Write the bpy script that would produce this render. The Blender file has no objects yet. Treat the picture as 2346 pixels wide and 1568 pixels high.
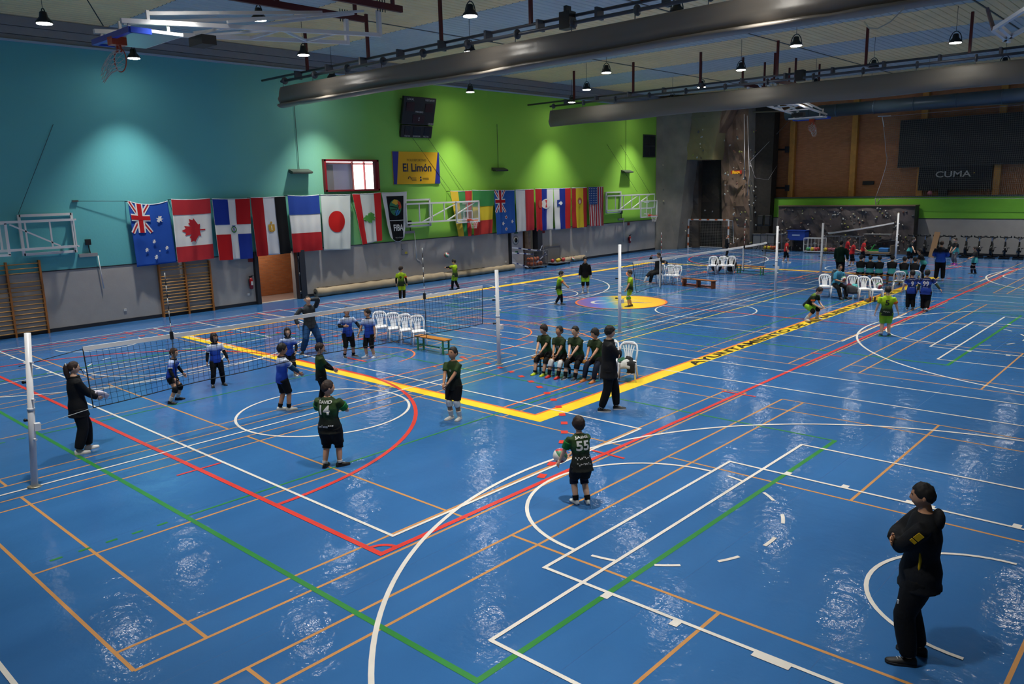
import bpy, bmesh, math, random
from math import pi, sin, cos, radians as R, sqrt, atan2
from mathutils import Vector as V, Matrix as M, noise
from mathutils.bvhtree import BVHTree
rnd = random.Random(7)
SC = bpy.context.scene
COL = SC.collection
# ---------------------------------------------------------------- camera
CAM = V((13.888, -6.1045, 4.5736)); YAW, PITCH, ROLL, FPX = -0.74306, -0.19500, -0.02538, 1789.64
FW = V((sin(YAW)*cos(PITCH), cos(YAW)*cos(PITCH), sin(PITCH)))
_r0 = V((cos(YAW), -sin(YAW), 0)); _u0 = _r0.cross(FW)
RT = cos(ROLL)*_r0 + sin(ROLL)*_u0; UP = -sin(ROLL)*_r0 + cos(ROLL)*_u0
cam = bpy.data.cameras.new('camera'); cam_o = bpy.data.objects.new('camera', cam); COL.objects.link(cam_o)
cam.sensor_width = 36; cam.lens = FPX/2346*36; cam.clip_end = 200
mw = M((RT, UP, -FW)).transposed().to_4x4(); mw.translation = CAM; cam_o.matrix_world = mw
SC.camera = cam_o
# ---------------------------------------------------------------- world, view
w = bpy.data.worlds.new('world'); SC.world = w; w.use_nodes = True
w.node_tree.nodes['Background'].inputs[0].default_value = (.95, .88, .78, 1)
w.node_tree.nodes['Background'].inputs[1].default_value = .035
SC.view_settings.view_transform = 'Standard'; SC.view_settings.look = 'None'
SC.view_settings.exposure = 0.0; SC.view_settings.gamma = 1; SC.view_settings.use_curve_mapping = False
LAMP_W = 2900.0
# ---------------------------------------------------------------- pixel -> place helpers (2346 x 1568 frame)
def ray(x, y): return FW + (x-1173)/FPX*RT + (784-y)/FPX*UP
def onz(x, y, z=0): d = ray(x, y); return CAM + d*((z-CAM.z)/d.z)
def onx(x, y, X): d = ray(x, y); return CAM + d*((X-CAM.x)/d.x)
def ony(x, y, Y): d = ray(x, y); return CAM + d*((Y-CAM.y)/d.y)
XW = -16.263   # long wall on the left
YF = 46.0      # far wall
ZC = 10.5      # ceiling
# ---------------------------------------------------------------- materials
def lin(c):
    if isinstance(c, str):
        c = c.lstrip('#'); c = [int(c[i:i+2], 16)/255 for i in (0, 2, 4)]
    return [((v+.055)/1.055)**2.4 if v > .04045 else v/12.92 for v in c] + [1]
MATS = {}
def mat(name, col, rough=.6, metal=0, var=0, vscale=6, bump=0, bscale=40, spec=.5, emit=0, coat=0, alpha=1, trans=0, coords='Object'):
    if name in MATS: return MATS[name]
    m = bpy.data.materials.new(name); m.use_nodes = True; MATS[name] = m
    nt = m.node_tree; b = nt.nodes['Principled BSDF']; c = lin(col)
    b.inputs['Base Color'].default_value = c; b.inputs['Roughness'].default_value = rough
    b.inputs['Metallic'].default_value = metal; b.inputs['Specular IOR Level'].default_value = spec
    b.inputs['Coat Weight'].default_value = coat
    if alpha < 1: b.inputs['Alpha'].default_value = alpha
    if trans: b.inputs['Transmission Weight'].default_value = trans
    if emit:
        b.inputs['Emission Color'].default_value = c; b.inputs['Emission Strength'].default_value = emit
    if var or bump:
        tc = nt.nodes.new('ShaderNodeTexCoord')
        if var:
            n = nt.nodes.new('ShaderNodeTexNoise'); n.inputs['Scale'].default_value = vscale; n.inputs['Detail'].default_value = 5
            nt.links.new(tc.outputs[coords], n.inputs['Vector'])
            mr = nt.nodes.new('ShaderNodeMapRange'); mr.inputs[1].default_value = .3; mr.inputs[2].default_value = .7
            mr.inputs[3].default_value = 1-var; mr.inputs[4].default_value = 1+var
            nt.links.new(n.outputs['Fac'], mr.inputs[0])
            mx = nt.nodes.new('ShaderNodeMix'); mx.data_type = 'RGBA'; mx.blend_type = 'MULTIPLY'; mx.inputs[0].default_value = 1
            mx.inputs[6].default_value = c; nt.links.new(mr.outputs[0], mx.inputs[7]); nt.links.new(mx.outputs[2], b.inputs['Base Color'])
        if bump:
            n = nt.nodes.new('ShaderNodeTexNoise'); n.inputs['Scale'].default_value = bscale; n.inputs['Detail'].default_value = 3
            nt.links.new(tc.outputs[coords], n.inputs['Vector'])
            bp = nt.nodes.new('ShaderNodeBump'); bp.inputs['Strength'].default_value = bump; bp.inputs['Distance'].default_value = .02
            nt.links.new(n.outputs['Fac'], bp.inputs['Height']); nt.links.new(bp.outputs[0], b.inputs['Normal'])
    return m
def ramp_mat(name, axis, stops, rough=.7, noise_amt=0, nscale=8, bump=0, bscale=60, spec=.3):
    """colour ramp along an object axis; stops = [(coordinate, colour)...]"""
    if name in MATS: return MATS[name]
    m = mat(name, stops[0][1], rough, bump=bump, bscale=bscale, spec=spec); nt = m.node_tree; b = nt.nodes['Principled BSDF']
    tc = nt.nodes.new('ShaderNodeTexCoord'); sx = nt.nodes.new('ShaderNodeSeparateXYZ'); nt.links.new(tc.outputs['Object'], sx.inputs[0])
    lo, hi = stops[0][0], stops[-1][0]
    mr = nt.nodes.new('ShaderNodeMapRange'); mr.inputs[1].default_value = lo; mr.inputs[2].default_value = hi
    src = sx.outputs['XYZ'.index(axis)]
    if noise_amt:
        n = nt.nodes.new('ShaderNodeTexNoise'); n.inputs['Scale'].default_value = nscale; nt.links.new(tc.outputs['Object'], n.inputs['Vector'])
        a = nt.nodes.new('ShaderNodeMath'); a.operation = 'MULTIPLY_ADD'; a.inputs[1].default_value = noise_amt*2
        nt.links.new(n.outputs['Fac'], a.inputs[0]); nt.links.new(src, a.inputs[2])
        a2 = nt.nodes.new('ShaderNodeMath'); a2.operation = 'SUBTRACT'; a2.inputs[1].default_value = noise_amt; nt.links.new(a.outputs[0], a2.inputs[0]); src = a2.outputs[0]
    nt.links.new(src, mr.inputs[0])
    cr = nt.nodes.new('ShaderNodeValToRGB'); e = cr.color_ramp.elements
    while len(e) < len(stops): e.new(.5)
    for el, (p, c) in zip(e, stops): el.position = (p-lo)/(hi-lo); el.color = lin(c)
    nt.links.new(mr.outputs[0], cr.inputs[0]); nt.links.new(cr.outputs[0], b.inputs['Base Color'])
    return m
# ---------------------------------------------------------------- objects
def tag(o, label=None, cat=None, group=None, kind=None):
    if label: o['label'] = label
    if cat: o['category'] = cat
    if group: o['group'] = group
    if kind: o['kind'] = kind
    return o
def thing(name, label, cat, loc=(0, 0, 0), rz=0, group=None):
    o = bpy.data.objects.new(name, None); COL.objects.link(o); o.location = loc; o.rotation_euler = (0, 0, rz)
    o.empty_display_size = .1
    return tag(o, label, cat, group)
def link(name, me, parent=None, m=None):
    o = bpy.data.objects.new(name, me); COL.objects.link(o)
    if parent: o.parent = parent
    if m and not me.materials: me.materials.append(m)
    return o
def copy_tree(o, parent=None):
    c = o.copy(); COL.objects.link(c); c.parent = parent
    for ch in list(o.children): copy_tree(ch, c)
    return c
class MB:
    """collects shapes, builds ONE mesh object"""
    def __init__(s): s.v = []; s.f = []; s.sm = []
    def add(s, vs, fs, sm=False):
        n = len(s.v); s.v += [tuple(v) for v in vs]; s.f += [[i+n for i in f] for f in fs]; s.sm += [sm]*len(fs); return s
    def box(s, c, d, rot=None, rz=0):
        m_ = rot if rot else M.Rotation(rz, 3, 'Z'); c = V(c); x, y, z = d[0]/2, d[1]/2, d[2]/2
        vs = [c + m_ @ V((a*x, b*y, e*z)) for e in (-1, 1) for b in (-1, 1) for a in (-1, 1)]
        return s.add(vs, [(0, 2, 3, 1), (4, 5, 7, 6), (0, 1, 5, 4), (2, 6, 7, 3), (0, 4, 6, 2), (1, 3, 7, 5)])
    def bar(s, a, b, w, h=None, up=(0, 0, 1)):
        a, b = V(a), V(b); d = b-a; L = d.length; y = d.normalized(); x = y.cross(V(up))
        if x.length < 1e-5: x = y.cross(V((1, 0, 0)))
        x.normalize(); z = x.cross(y)
        return s.box((a+b)/2, (w, L, h or w), M((x, y, z)).transposed())
    def tube(s, pts, r, n=8, cap=True, closed=False, sm=True):
        pts = [V(p) for p in pts]; N = len(pts); rs = r if isinstance(r, (list, tuple)) else [r]*N
        vs = []; fs = []; ref = None
        for i, p in enumerate(pts):
            if closed: t = pts[(i+1) % N]-pts[i-1]
            else: t = pts[min(i+1, N-1)]-pts[max(i-1, 0)]
            t.normalize()
            if ref is None: ref = t.orthogonal().normalized()
            ref = (ref - t*ref.dot(t)).normalized(); q = t.cross(ref)
            for k in range(n): a = 2*pi*k/n; vs.append(p + (ref*cos(a)+q*sin(a))*rs[i])
        for i in range(N if closed else N-1):
            j = (i+1) % N
            for k in range(n): fs.append((i*n+k, i*n+(k+1) % n, j*n+(k+1) % n, j*n+k))
        s.add(vs, fs, sm)
        if cap and not closed: s.add([], []); s.f += [[len(s.v)-len(vs)+k for k in reversed(range(n))], [len(s.v)-n+k for k in range(n)]]; s.sm += [False]*2
        return s
    def cyl(s, a, b, r, n=12, r2=None): return s.tube([a, b], [r, r if r2 is None else r2], n)
    def lathe(s, c, prof, n=20, axis='Z', sm=True):
        vs = []; fs = []; c = V(c)
        for (r, h) in prof:
            for k in range(n):
                a = 2*pi*k/n; p = (r*cos(a), r*sin(a), h)
                if axis == 'X': p = (h, r*cos(a), r*sin(a))
                if axis == 'Y': p = (r*sin(a), h, r*cos(a))
                vs.append(c+V(p))
        for i in range(len(prof)-1):
            for k in range(n): fs.append((i*n+k, i*n+(k+1) % n, (i+1)*n+(k+1) % n, (i+1)*n+k))
        fs.append(list(reversed(range(n)))); fs.append([(len(prof)-1)*n+k for k in range(n)])
        return s.add(vs, fs, sm)
    def ball(s, c, r, n=12, m_=8, sc=(1, 1, 1)):
        vs = [V(c)+V((0, 0, -r*sc[2]))]; fs = []
        for i in range(1, m_):
            a = -pi/2+pi*i/m_
            for k in range(n): b = 2*pi*k/n; vs.append(V(c)+V((r*cos(a)*cos(b)*sc[0], r*cos(a)*sin(b)*sc[1], r*sin(a)*sc[2])))
        vs.append(V(c)+V((0, 0, r*sc[2]))); T = len(vs)-1
        for k in range(n):
            fs.append((0, 1+(k+1) % n, 1+k)); fs.append((T, T-n+k, T-n+(k+1) % n))
        for i in range(m_-2):
            for k in range(n): a = 1+i*n; fs.append((a+k, a+(k+1) % n, a+n+(k+1) % n, a+n+k))
        return s.add(vs, fs, True)
    def poly(s, pts): return s.add(pts, [list(range(len(pts)))])
    def prism(s, pts, off):
        off = V(off); n = len(pts); vs = [V(p) for p in pts]+[V(p)+off for p in pts]
        return s.add(vs, [list(reversed(range(n))), list(range(n, 2*n))]+[(i, (i+1) % n, n+(i+1) % n, n+i) for i in range(n)])
    def grid(s, fn, nu, nv, sm=True, close_u=False):
        vs = [fn(i/nu, j/nv) for j in range(nv+1) for i in range(nu+(0 if close_u else 1))]; W = nu+(0 if close_u else 1)
        fs = [(j*W+i, j*W+(i+1) % W, (j+1)*W+(i+1) % W, (j+1)*W+i) for j in range(nv) for i in range(nu)]
        return s.add(vs, fs, sm)
    def mesh(s, name):
        me = bpy.data.meshes.new(name); me.from_pydata(s.v, [], s.f)
        me.polygons.foreach_set('use_smooth', s.sm); me.update(); return me
    def build(s, name, m, parent=None, bevel=0):
        o = link(name, s.mesh(name), parent, m)
        if bevel:
            b = o.modifiers.new('bevel', 'BEVEL'); b.width = bevel; b.segments = 2; b.limit_method = 'ANGLE'
        return o
def struct(o, label=None): o['kind'] = 'structure'; return tag(o, label) if label else o
def text_mesh(body, size, name='text', extrude=0.002, bold=0):
    cu = bpy.data.curves.new(name, 'FONT'); cu.body = body; cu.size = size; cu.align_x = 'CENTER'; cu.align_y = 'CENTER'
    cu.extrude = extrude; cu.offset = bold; cu.resolution_u = 3
    o = bpy.data.objects.new(name, cu); COL.objects.link(o)
    dg = bpy.context.evaluated_depsgraph_get(); me = bpy.data.meshes.new_from_object(o.evaluated_get(dg))
    bpy.data.objects.remove(o); me.name = name; return me
# ================================================================ FLOOR
def floor_material():
    m = mat('blue_sports_floor', '#2a6cb4', .22, spec=.2); nt = m.node_tree; b = nt.nodes['Principled BSDF']
    tc = nt.nodes.new('ShaderNodeTexCoord')
    n1 = nt.nodes.new('ShaderNodeTexNoise'); n1.inputs['Scale'].default_value = .9; n1.inputs['Detail'].default_value = 6
    mp = nt.nodes.new('ShaderNodeMapping'); mp.inputs['Scale'].default_value = (1, .35, 1); mp.inputs['Rotation'].default_value = (0, 0, .15)
    nt.links.new(tc.outputs['Object'], mp.inputs[0]); nt.links.new(mp.outputs[0], n1.inputs['Vector'])
    cr = nt.nodes.new('ShaderNodeValToRGB'); e = cr.color_ramp.elements
    e[0].position = .25; e[0].color = lin('#2f5e93'); e[1].position = .75; e[1].color = lin('#386ba3')
    nt.links.new(n1.outputs['Fac'], cr.inputs[0]); nt.links.new(cr.outputs[0], b.inputs['Base Color'])
    # smeary gloss: roughness varies, gentle waviness of the sheet
    n2 = nt.nodes.new('ShaderNodeTexNoise'); n2.inputs['Scale'].default_value = 3; n2.inputs['Detail'].default_value = 8; n2.inputs['Roughness'].default_value = .7
    nt.links.new(mp.outputs[0], n2.inputs['Vector'])
    mr = nt.nodes.new('ShaderNodeMapRange'); mr.inputs[1].default_value = .35; mr.inputs[2].default_value = .65; mr.inputs[3].default_value = .045; mr.inputs[4].default_value = .15
    nt.links.new(n2.outputs['Fac'], mr.inputs[0]); nt.links.new(mr.outputs[0], b.inputs['Roughness'])
    n3 = nt.nodes.new('ShaderNodeTexNoise'); n3.inputs['Scale'].default_value = 3.2; n3.inputs['Detail'].default_value = 4; n3.inputs['Roughness'].default_value = .55
    nt.links.new(tc.outputs['Object'], n3.inputs['Vector'])
    bp = nt.nodes.new('ShaderNodeBump'); bp.inputs['Strength'].default_value = .35; bp.inputs['Distance'].default_value = .03
    nt.links.new(n3.outputs['Fac'], bp.inputs['Height']); nt.links.new(bp.outputs[0], b.inputs['Normal'])
    return m
FX0, FX1, FY0, FY1 = XW, 26.0, -14.0, YF
floor = struct(MB().box(((FX0+FX1)/2, (FY0+FY1)/2, -.1), (FX1-FX0, FY1-FY0, .2)).build('floor', floor_material()), 'glossy blue sports floor crossed by many painted court lines')
PAINT = dict(white='#d8d4cc', red='#cf3a30', green='#2f8038', tan='#c08a4e', orange='#e8763a', yellow='#f2cf2a', lemon='#e6c63c')
def pmat(c): return mat('paint_'+c, PAINT[c], .3, var=.08, vscale=3, spec=.4)
ZN = [0]
def lz(c): ZN[0] += 1; return .0011*LVL[c]+(ZN[0] % 130)*8e-6
LVL = dict(tan=1, green=2, orange=4, yellow=3, red=5, white=6, lemon=4)
def strip(a, b, w, c, name=None):
    z = lz(c); a = V((a[0], a[1], z)); b = V((b[0], b[1], z)); d = (b-a).normalized(); n = V((-d.y, d.x, 0))*w/2
    MB().poly([a-n, b-n, b+n, a+n]).build(name or c+'_court_line', pmat(c), floor)
def arc(cx, cy, r, a0, a1, w, c, n=None, name=None):
    z = lz(c); n = n or max(3, int(abs(a1-a0)/4)); m = MB()
    def f(u, v): a = R(a0+(a1-a0)*u); q = r+w*(v-.5); return V((cx+q*cos(a), cy+q*sin(a), z))
    m.grid(f, n, 1, False).build(name or c+'_court_arc', pmat(c), floor)
def rect(x0, x1, y0, y1, w, c):
    strip((x0-w/2, y0), (x1+w/2, y0), w, c); strip((x0-w/2, y1), (x1+w/2, y1), w, c); strip((x0, y0), (x0, y1), w, c); strip((x1, y0), (x1, y1), w, c)
YC = (3.03, 19.52, 36.02)
for k, yc in enumerate(YC):
    # white cross-hall basketball court
    W = .05
    strip((-14, yc-7.45), (14, yc-7.45), W, 'white'); strip((-14, yc+7.45), (14, yc+7.45), W, 'white')
    strip((-14, yc-7.45), (-14, yc+7.45), W, 'white'); strip((14, yc-7.45), (14, yc+7.45), W, 'white')
    strip((0, yc-7.45), (0, yc+7.45), W, 'white'); arc(0, yc, 1.8, 0, 360, .055, 'white', 72)
    for s in (-1, 1):
        X = lambda v: s*v
        strip((X(8.15), yc-2.43), (X(8.15), yc+2.43), W, 'white'); strip((X(8.15), yc-2.4), (X(14), yc-2.4), W, 'white'); strip((X(8.15), yc+2.4), (X(14), yc+2.4), W, 'white')
        strip((X(8.73), yc-3.98), (X(8.73), yc+3.98), W, 'white'); strip((X(8.73), yc-3.96), (X(14), yc-3.96), W, 'white'); strip((X(8.73), yc+3.96), (X(14), yc+3.96), W, 'white')
        a0 = 90 if s > 0 else -90
        arc(X(8.15), yc, 1.8, a0, a0+180, .055, 'white', 40)
        for q in range(7):
            t = -82+q*25.5; arc(X(8.15), yc, 1.8, (t if s > 0 else t+180), (t if s > 0 else t+180)+10, .05, 'white', 3)
        arc(X(12.25), yc, 6.5, a0, a0+180, .06, 'white', 90)
        strip((X(12.25), yc-6.5), (X(14), yc-6.5), .06, 'white'); strip((X(12.25), yc+6.5), (X(14), yc+6.5), .06, 'white')
        arc(X(12.45), yc, 1.25, a0, a0+180, .05, 'white', 30)
        for t in (9.12, 10.01, 12.24):
            for e in (-1, 1): strip((X(t), yc+e*2.4), (X(t), yc+e*2.53), .1, 'white')
        for e in (-1, 1): strip((X(10.87), yc+e*2.44), (X(11.25), yc+e*2.44), .12, 'white')
    # mini volleyball court 6 x 12
    rect(-6, 6, yc-3.02, yc+3.0, .05, 'white')
    # green court 18 x 9
    strip((-9.1, yc-4.53), (9.13, yc-4.53), .075, 'green'); strip((-9.1, yc+4.53), (9.13, yc+4.53), .05, 'green')
    strip((9.1, yc-4.53), (9.1, yc+4.53), .075, 'green'); strip((-9.1, yc-4.53), (-9.1, yc+4.53), .075, 'green')
    for s in (-1, 1):
        strip((s*3.12, yc-4.53), (s*3.12, yc+4.53), .045, 'green')
        for e in (-1, 1):
            for q in range(5): strip((s*3.12, yc+e*(4.79+q*.345)), (s*3.12, yc+e*(4.94+q*.345)), .05, 'green')
    # four badminton courts side by side
    for (bx, sg) in ((.32, 1), (7.22, 1), (-.40, -1), (-7.30, -1)):
        bw = 6.08
        xs = [bx, bx+sg*.46, bx+sg*bw/2, bx+sg*(bw-.46), bx+sg*bw]; T = .042
        for i in (0, 1, 3, 4): strip((xs[i], yc-6.6), (xs[i], yc+6.6), T, 'tan')
        for y in (-6.6, -5.85, -1.98, 1.98, 5.85, 6.6): strip((bx, yc+y), (xs[4], yc+y), T, 'tan')
        for e in (-1, 1): strip((xs[2], yc+e*1.98), (xs[2], yc+e*6.6), T, 'tan')
# red 40 x 20 court
RX, RY0, RY1 = -3.7, -.43, 39.5
rect(RX-10, RX+10, RY0, RY1, .085, 'red'); strip((RX-10, 19.53), (RX+10, 19.53), .06, 'red')
for (gy, s) in ((RY0, 1), (RY1, -1)):
    for e in (-1, 1):
        px_ = RX+e*1.5
        arc(px_, gy, 6, 90*s if True else 0, 90*s-90*e*s, .08, 'red', 30)
        for q in range(24):
            a = 90*s - e*s*(q*3.7+.6); xx = px_+9*cos(R(a))
            if abs(xx-RX) < 9.9: arc(px_, gy, 9, a, a-e*s*1.15, .13, 'red', 2)
        arc(RX+e*10, gy, .26, 90*s, 90*s+90*e*s, .06, 'red', 8)
    strip((RX-1.5, gy+6*s), (RX+1.5, gy+6*s), .08, 'red'); strip((RX-.5, gy+7*s), (RX+.5, gy+7*s), .08, 'red')
for y in (4.47, 9.47, 14.5, 24.5, 29.5, 34.5):
    for e in (-1, 1): strip((RX+e*10-.4, y), (RX+e*10+.4, y), .06, 'red')
for x in (1.36,): strip((x, -.81), (x, -.03), .05, 'red')
# main court: yellow border with orange edge, orange basketball lines
MX0, MX1, MY0, MY1 = -11.2, 3.8, 5.52, 33.5
YB = .40
for (x0, x1, y0, y1) in ((MX0-YB, MX1+YB, MY0-.32, MY0), (MX0-YB, MX1+YB, MY1, MY1+.32), (MX0-YB, MX0, MY0, MY1), (MX1, MX1+YB, MY0, MY1)):
    MB().poly([V((x0, y0, .0032)), V((x1, y0, .0032)), V((x1, y1, .0032)), V((x0, y1, .0032))]).build('yellow_border', pmat('yellow'), floor)
rect(MX0, MX1, MY0, MY1, .06, 'orange'); strip((MX0, 19.5), (MX1, 19.5), .05, 'orange')
for (by, s) in ((MY0, 1), (MY1, -1)):
    rect(-6.15, -1.25, min(by, by+5.8*s), max(by, by+5.8*s), .05, 'orange')
    arc(-3.7, by+5.8*s, 1.8, 0, 180*s, .05, 'orange', 40); arc(-3.7, by+1.575*s, 1.25, 0, 180*s, .05, 'orange', 30)
    th = math.degrees(math.acos(6.6/6.75)); arc(-3.7, by+1.575*s, 6.75, th*s, (180-th)*s, .055, 'orange', 80)
    for e in (-1, 1):
        strip((-3.7+e*6.6, by), (-3.7+e*6.6, by+3.0*s), .055, 'orange')
        for t in (1.75, 2.6, 2.9, 4.2): strip((-3.7+e*2.45, by+t*s), (-3.7+e*2.6, by+t*s), .3 if t == 2.6 else .06, 'orange')
strip((.8, 12.6), (.8, 27.9), .05, 'lemon')
# centre emblem: painted disc in violet-to-yellow with a white scroll
def emblem():
    m = ramp_mat('emblem_paint', 'X', [(-1.8, '#8a5a8e'), (-1.0, '#5b6ac0'), (-.45, '#4f93b4'), (-.1, '#c8b03a'), (.35, '#efca34'), (1.8, '#f0b63a')], .3, .25, 2.2)
    o = MB().lathe((0, 0, 0), [(1.78, 0), (1.78, .0006)], 64, sm=False).build('centre_emblem', m, floor); o.location = (-3.7, 19.5, .009); o.rotation_euler[2] = R(42)
    MB().grid(lambda u, v: V(((1.74+.08*v)*cos(2*pi*u), (1.74+.08*v)*sin(2*pi*u), .0012)), 64, 1, False).build('emblem_ring', pmat('orange'), o)
    def sw(pts, w, nm, c):
        mb = MB(); z = .0014
        for i in range(len(pts)-1):
            a, b = V((*pts[i], z)), V((*pts[i+1], z)); d = (b-a).normalized(); n = V((-d.y, d.x, 0)); k0 = w*sin(pi*(i+.3)/(len(pts)-.4)); k1 = w*sin(pi*(i+1.3)/(len(pts)-.4))
            mb.poly([a-n*k0, b-n*k1, b+n*k1, a+n*k0])
        mb.build(nm, c, o)
    wh = pmat('white')
    sw([(-.75+.38*cos(R(t)), .05+.45*sin(R(t))) for t in range(50, 330, 20)], .075, 'white_crescent', wh)
    sw([(-.9+.17*i, .05-.12*sin(i*.55)+.03*i) for i in range(12)], .05, 'white_scroll', wh)
    sw([(-.1+.16*i, -.25+.12*sin(i*.7)) for i in range(9)], .07, 'violet_scroll', mat('emblem_violet', '#6a62a0', .35))
emblem()
tm = text_mesh('AYUNTAMIENTO DE ALHAURIN DE LA TORRE', .40, 'border_lettering', 0, .012)
o = link('border_lettering', tm, floor, mat('lettering_black', '#15140f', .4)); o.rotation_euler[2] = R(90)
xs = [v.co.x for v in tm.vertices]; ys = [v.co.y for v in tm.vertices]; k = 16.2/(max(xs)-min(xs)); kz = .29/(max(ys)-min(ys))
for v in tm.vertices: v.co.x *= k; v.co.y = (v.co.y-(max(ys)+min(ys))/2)*kz
o.location = (MX1+.215, 19.5, .0085)
# welded sheet joints across the floor
for x in (-12.5, -8.6, -4.7, -.9, 3.0, 6.8, 9.6, 11.4): MB().box((x, (FY0+FY1)/2, .0002), (.006, FY1-FY0-.4, .0004)).build('sheet_joint', mat('joint_blue', '#23548f', .35), floor)
# ================================================================ WALLS
def wall_paint():
    m = ramp_mat('painted_wall_teal_to_green', 'Y', [(9.5, '#5eaeb4'), (14.0, '#7cbea4'), (17.2, '#7aba60'), (22.0, '#8ec848')], .75, .35, .5, bump=.12, bscale=14)
    return m
grey_p = mat('grey_wall_paint', '#a3a09d', .7, var=.05, vscale=2, bump=.1, bscale=18)
dark_t = mat('dark_trim', '#23252b', .5)
def wall_box(y0, y1, z0, z1, m, name, parent=None, th=.25):
    return MB().box((XW-th/2, (y0+y1)/2, (z0+z1)/2), (th, y1-y0, z1-z0)).build(name, m, parent)
ZG = 2.13; YW = YF+1.6
D1 = (10.92, 12.75); D2 = (26.70, 29.10); DW = (14.54, 17.58, 4.60, 6.02)
wl = struct(MB().box((XW-.125, (YW-14)/2, (ZG+DW[2])/2), (.25, YW+14, DW[2]-ZG)).build('wall_left', wall_paint()), 'long side wall fading from teal to lime green above grey')
wall_box(-14, DW[0], DW[2], DW[3], wall_paint(), 'upper_wall', wl); wall_box(DW[1], YW, DW[2], DW[3], wall_paint(), 'upper_wall', wl); wall_box(-14, YW, DW[3], 9.68, wall_paint(), 'upper_wall', wl)
for (a, b) in ((-14, D1[0]), (D1[1], D2[0]), (D2[1], YF)):
    wall_box(a, b, 0, ZG, grey_p, 'grey_dado', wl)
    MB().box((XW+.006, (a+b)/2, ZG), (.02, b-a, .035)).build('dado_strip', dark_t, wl)
for i, (a, b) in enumerate(((-14, D1[0]-.12), (13.25, D2[0]-.1), (D2[1]+.3, 42.0))):
    struct(MB().box((XW+.012, (a+b)/2, .065), (.024, b-a, .13)).build('baseboard_left', dark_t), 'dark baseboard along the grey side wall')
fas = mat('grey_fascia', '#8d8f94', .6, var=.04)
for (z0, z1, dx) in ((9.68, 9.76, .10), (9.76, 9.92, .0), (9.92, 10.18, .03), (10.18, 10.5, .06)):
    wall_box(-14, YW, z0, z1-.015, fas if z0 > 9.7 else mat('pale_ledge', '#9fb2c4', .5), 'fascia_panel', wl, .25-.001+0).location.x = dx
# ---- doorway 1: dark frame, brick corridor behind
def brick_mat(name, c1, c2, mortar, sc, bw=.5, rh=.25):
    m = mat(name, c1, .85); nt = m.node_tree; b = nt.nodes['Principled BSDF']
    tc = nt.nodes.new('ShaderNodeTexCoord'); br = nt.nodes.new('ShaderNodeTexBrick'); br.inputs['Scale'].default_value = sc
    mp = nt.nodes.new('ShaderNodeMapping'); mp.inputs['Rotation'].default_value = (pi/2, 0, 0) if 'far' in name else (pi/2, 0, pi/2)
    nt.links.new(tc.outputs['Object'], mp.inputs[0])
    sp = nt.nodes.new('ShaderNodeSeparateXYZ'); cb = nt.nodes.new('ShaderNodeCombineXYZ'); nt.links.new(tc.outputs['Object'], sp.inputs[0])
    nt.links.new(sp.outputs[0 if 'far' in name else 1], cb.inputs[0]); nt.links.new(sp.outputs[2], cb.inputs[1]); nt.links.new(cb.outputs[0], br.inputs['Vector'])
    br.inputs['Color1'].default_value = lin(c1); br.inputs['Color2'].default_value = lin(c2); br.inputs['Mortar'].default_value = lin(mortar); br.inputs['Mortar Size'].default_value = .012
    br.inputs['Brick Width'].default_value = bw; br.inputs['Row Height'].default_value = rh
    nt.links.new(br.outputs[0], b.inputs['Base Color']); return m
bk1 = brick_mat('orange_brick', '#b06a3e', '#a05c34', '#8c6a52', 2, .5, .14)
rm = struct(MB().box((XW-2.3, 12.2, 1.6), (.2, 6, 3.2)).build('wall_corridor', bk1), 'orange brick corridor wall seen through the doorway')
MB().box((XW-1.2, 9.6, 1.6), (2, .2, 3.2)).build('corridor_side', bk1, rm); MB().box((XW-1.2, 15.0, 1.6), (2, .2, 3.2)).build('corridor_side', bk1, rm)
MB().box((XW-1.3, 12.2, 2.9), (2.0, 6, .1)).build('corridor_ceiling', mat('cream', '#b9b2a4', .8), rm)
struct(MB().box((XW-1.25, 12.2, -.06), (2.4, 6, .1)).build('floor_corridor', mat('corridor_tile', '#96807a', .6, var=.1)), 'pinkish tiled corridor floor')
L_ = bpy.data.lights.new('corridor_lamp', 'AREA'); L_.energy = 40; L_.size = 1.2; L_.color = (1, .85, .7)
lo = bpy.data.objects.new('corridor_lamp', L_); COL.objects.link(lo); lo.location = (XW-1.1, 12, 2.8)
d1 = struct(MB().box((XW+.02, D1[0]-.06, ZG/2), (.32, .16, ZG)).box((XW+.02, (D1[0]+D1[1])/2, ZG+.03), (.3, D1[1]-D1[0]+.3, .1)).build('door_1', dark_t), 'open doorway with dark frame and folded dark door leaf')
MB().box((XW+.05, 13.0, ZG/2), (.42, .28, ZG)).build('door_leaf', mat('door_charcoal', '#2b2e36', .45), d1)
MB().box((XW+.05, 12.80, ZG/2), (.36, .07, ZG)).build('door_jamb', dark_t, d1)
for z in (.3, 1.1, 1.8): MB().cyl((XW+.27, 12.80, z-.06), (XW+.27, 12.80, z+.06), .02).build('hinge', mat('steel', '#8a8a8a', .35, 1), d1)
MB().box((XW-.08, 11.83, .003), (.2, 1.85, .02)).build('door_threshold', mat('pale_stone', '#b9b6b0', .5), d1)
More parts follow.
